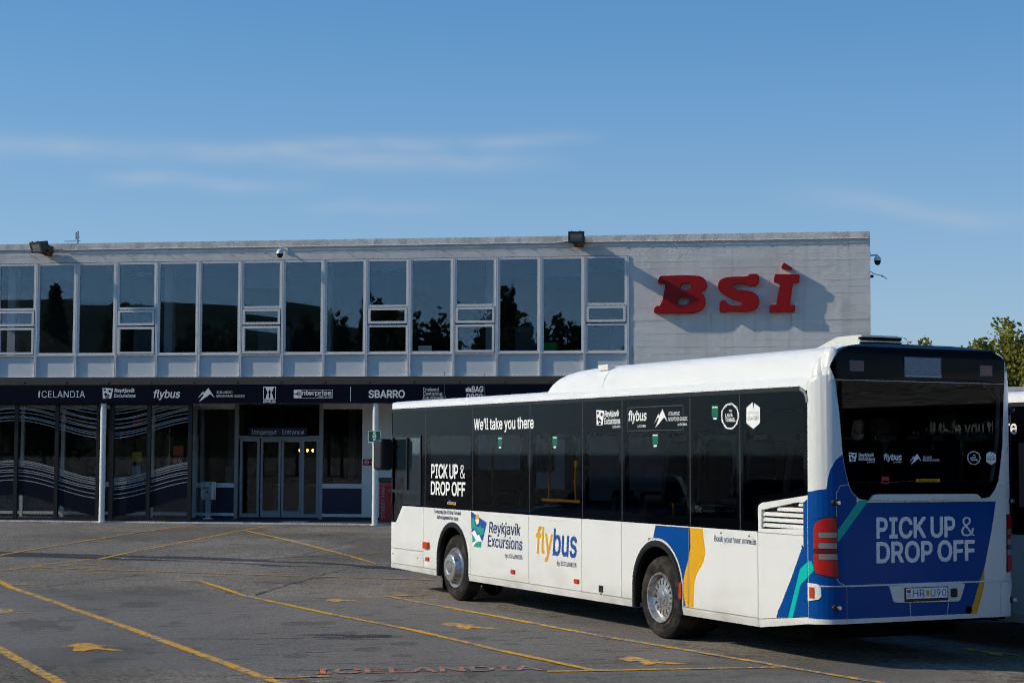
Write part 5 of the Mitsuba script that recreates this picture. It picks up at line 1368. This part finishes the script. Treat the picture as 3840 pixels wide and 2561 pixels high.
def leafy_tree(name, x, y, h, w, seed, label, mleaf='leaf_olive', nshoot=60, per=110, size=.12, group=None, base=.35, upright=True):
    rng = np.random.default_rng(seed)
    k = group_key(None, name)
    limbs = [limb((x, y, -.1), (x, y, h * base), .16, .11)]
    pts = []
    for i in range(nshoot):
        a = rng.uniform(0, 2 * math.pi); q = math.sqrt(rng.uniform(0, 1))
        tx, ty = x + math.cos(a) * q * w, y + math.sin(a) * q * w
        top_ = h * (1 - .38 * q ** 1.6) * rng.uniform(.80, 1.0)
        z0 = h * base * rng.uniform(.8, 1.5)
        st = np.array([x + (tx - x) * .35, y + (ty - y) * .35, z0]); en = np.array([tx, ty, max(top_, z0 + .5)])
        mid = (st + en) / 2 + np.array([(tx - x) * .18, (ty - y) * .18, 0])
        if i % 2 == 0:
            limbs += [limb(st, mid, .035, .022), limb(mid, en, .022, .006)]
        t = rng.uniform(.15, 1.0, per) ** .8
        t = np.round(t * 11) / 11 + rng.normal(0, .018, per)
        c = np.where(t[:, None] < .5, st + (mid - st) * t[:, None] * 2, mid + (en - mid) * (t[:, None] - .5) * 2)
        spread = (.30 if upright else .5) * w / 2.2 * (1.15 - .85 * t)[:, None]
        pts.append(c + rng.normal(0, 1, (per, 3)) * spread * np.array([1, 1, .8]))
    obj(k, 'trunk', union(limbs[:1]), 'bark', 40)
    obj(k, 'branches', trimesh.util.concatenate([trimesh.Trimesh(m_.to_mesh().vert_properties[:, :3], m_.to_mesh().tri_verts) for m_ in limbs[1:]]), 'bark')
    obj(k, 'crown', leaves(np.vstack(pts), .5, size, rng), mleaf)
    tag(k, label, 'tree', group)


leafy_tree('tree', 21.5, 75, 8.35, 3.2, 21, 'olive green tree rising above the tail of the bus at the picture edge', nshoot=150, per=240, size=.14)
leafy_tree('tree', 17.5, 76, 8.5, 1.9, 22, 'olive green treetop showing behind the roof vent of the bus', nshoot=46, per=130, size=.13)
leafy_tree('tree', 26.0, 74, 8.4, 2.6, 23, 'olive green tree beyond the picture edge next to the low building', nshoot=50, per=110, size=.14)

# across the street, seen only in the terminal's window panes
for i, (x, h, w) in enumerate(((-90, 15.5, 3.6), (-84, 15.8, 3.2), (-72.5, 18.3, 3.0), (-68.5, 16.0, 2.8), (-64, 15.0, 3.0), (-58.5, 15.4, 3.2), (-53.5, 15.8, 3.2), (-49.5, 16.6, 2.6), (-46.6, 19.4, 1.7), (-42.5, 15.4, 3.2), (-38, 15.6, 2.8), (-34.1, 19.2, 1.7), (-30, 15.4, 3.0), (-26, 14.6, 2.6), (-21, 15, 3), (-61, 15.2, 3.4), (-56, 15.0, 3.4), (-51.5, 15.2, 3.4), (-44.5, 15.3, 3.4), (-40.2, 15.0, 3.4), (-36, 15.4, 3.4), (-32, 14.9, 3.4), (-28, 15, 3.4), (-23.5, 14.6, 3.4))):
    leafy_tree('tree', x, -45 - (i % 3) * 1.5, h, w, 40 + i, {8: 'tall narrow dark tree mirrored in the upper windows above the paper sheet', 11: 'tall narrow dark tree mirrored in the upper windows above the green crate', 2: 'tall dark tree mirrored in the upper windows beside the spruce'}.get(i, 'dark tree across the street, seen only in the upper window panes'), 'leaf_dark', 60, 110, .42, 'trees across the street', .2, False)
rng = np.random.default_rng(77)
k = 'spruce_tree'
SX, SYY, SH = -78.3, -45.0, 18.4
obj(k, 'trunk', limb((SX, SYY, -.1), (SX, SYY, SH), .25, .02), 'bark', 40)
pts = []
for i in range(150):
    z = SH * (0.12 + 0.88 * i / 150); r = (SH - z) * .27 + .15; a = i * 2.4
    t = rng.uniform(.1, 1, 42)[:, None]
    pts.append(np.array([SX, SYY, z]) + t * r * np.array([math.cos(a), math.sin(a), -.12]) + rng.normal(0, .12, (42, 3)))
obj(k, 'crown', leaves(np.vstack(pts), 0, .3, rng, 2.4), 'leaf_dark')
tag(k, 'tall tapering spruce across the street, mirrored in a window near the picture edge', 'tree')

# hills far behind
hx = np.linspace(-2600, 2600, 160); hy = np.linspace(-700, -1900, 40)
HX, HY = np.meshgrid(hx, hy)
t = (HY + 700) / -1200
prof_ = np.sin(np.clip(t, 0, 1) * math.pi * .5) ** .5
ridge = 92 + 34 * (meshkit.fbm(np.stack([HX / 420, HY / 900, 0 * HX], -1), 4, 6) - .5) + 44 * np.exp(-((HX + 985) / 240) ** 4)
HZ = prof_ * ridge * 1.25 - 2
i_ = np.arange(HX.size).reshape(HX.shape)
obj(None, 'hills', (np.stack([HX, HY, HZ], -1).reshape(-1, 3), np.stack([i_[:-1, :-1], i_[1:, :-1], i_[1:, 1:], i_[:-1, 1:]], -1).reshape(-1, 4)), 'hill_green', True)
tag('hills', 'dark wooded hills behind the yard, mirrored in the terminal windows', kind='structure')
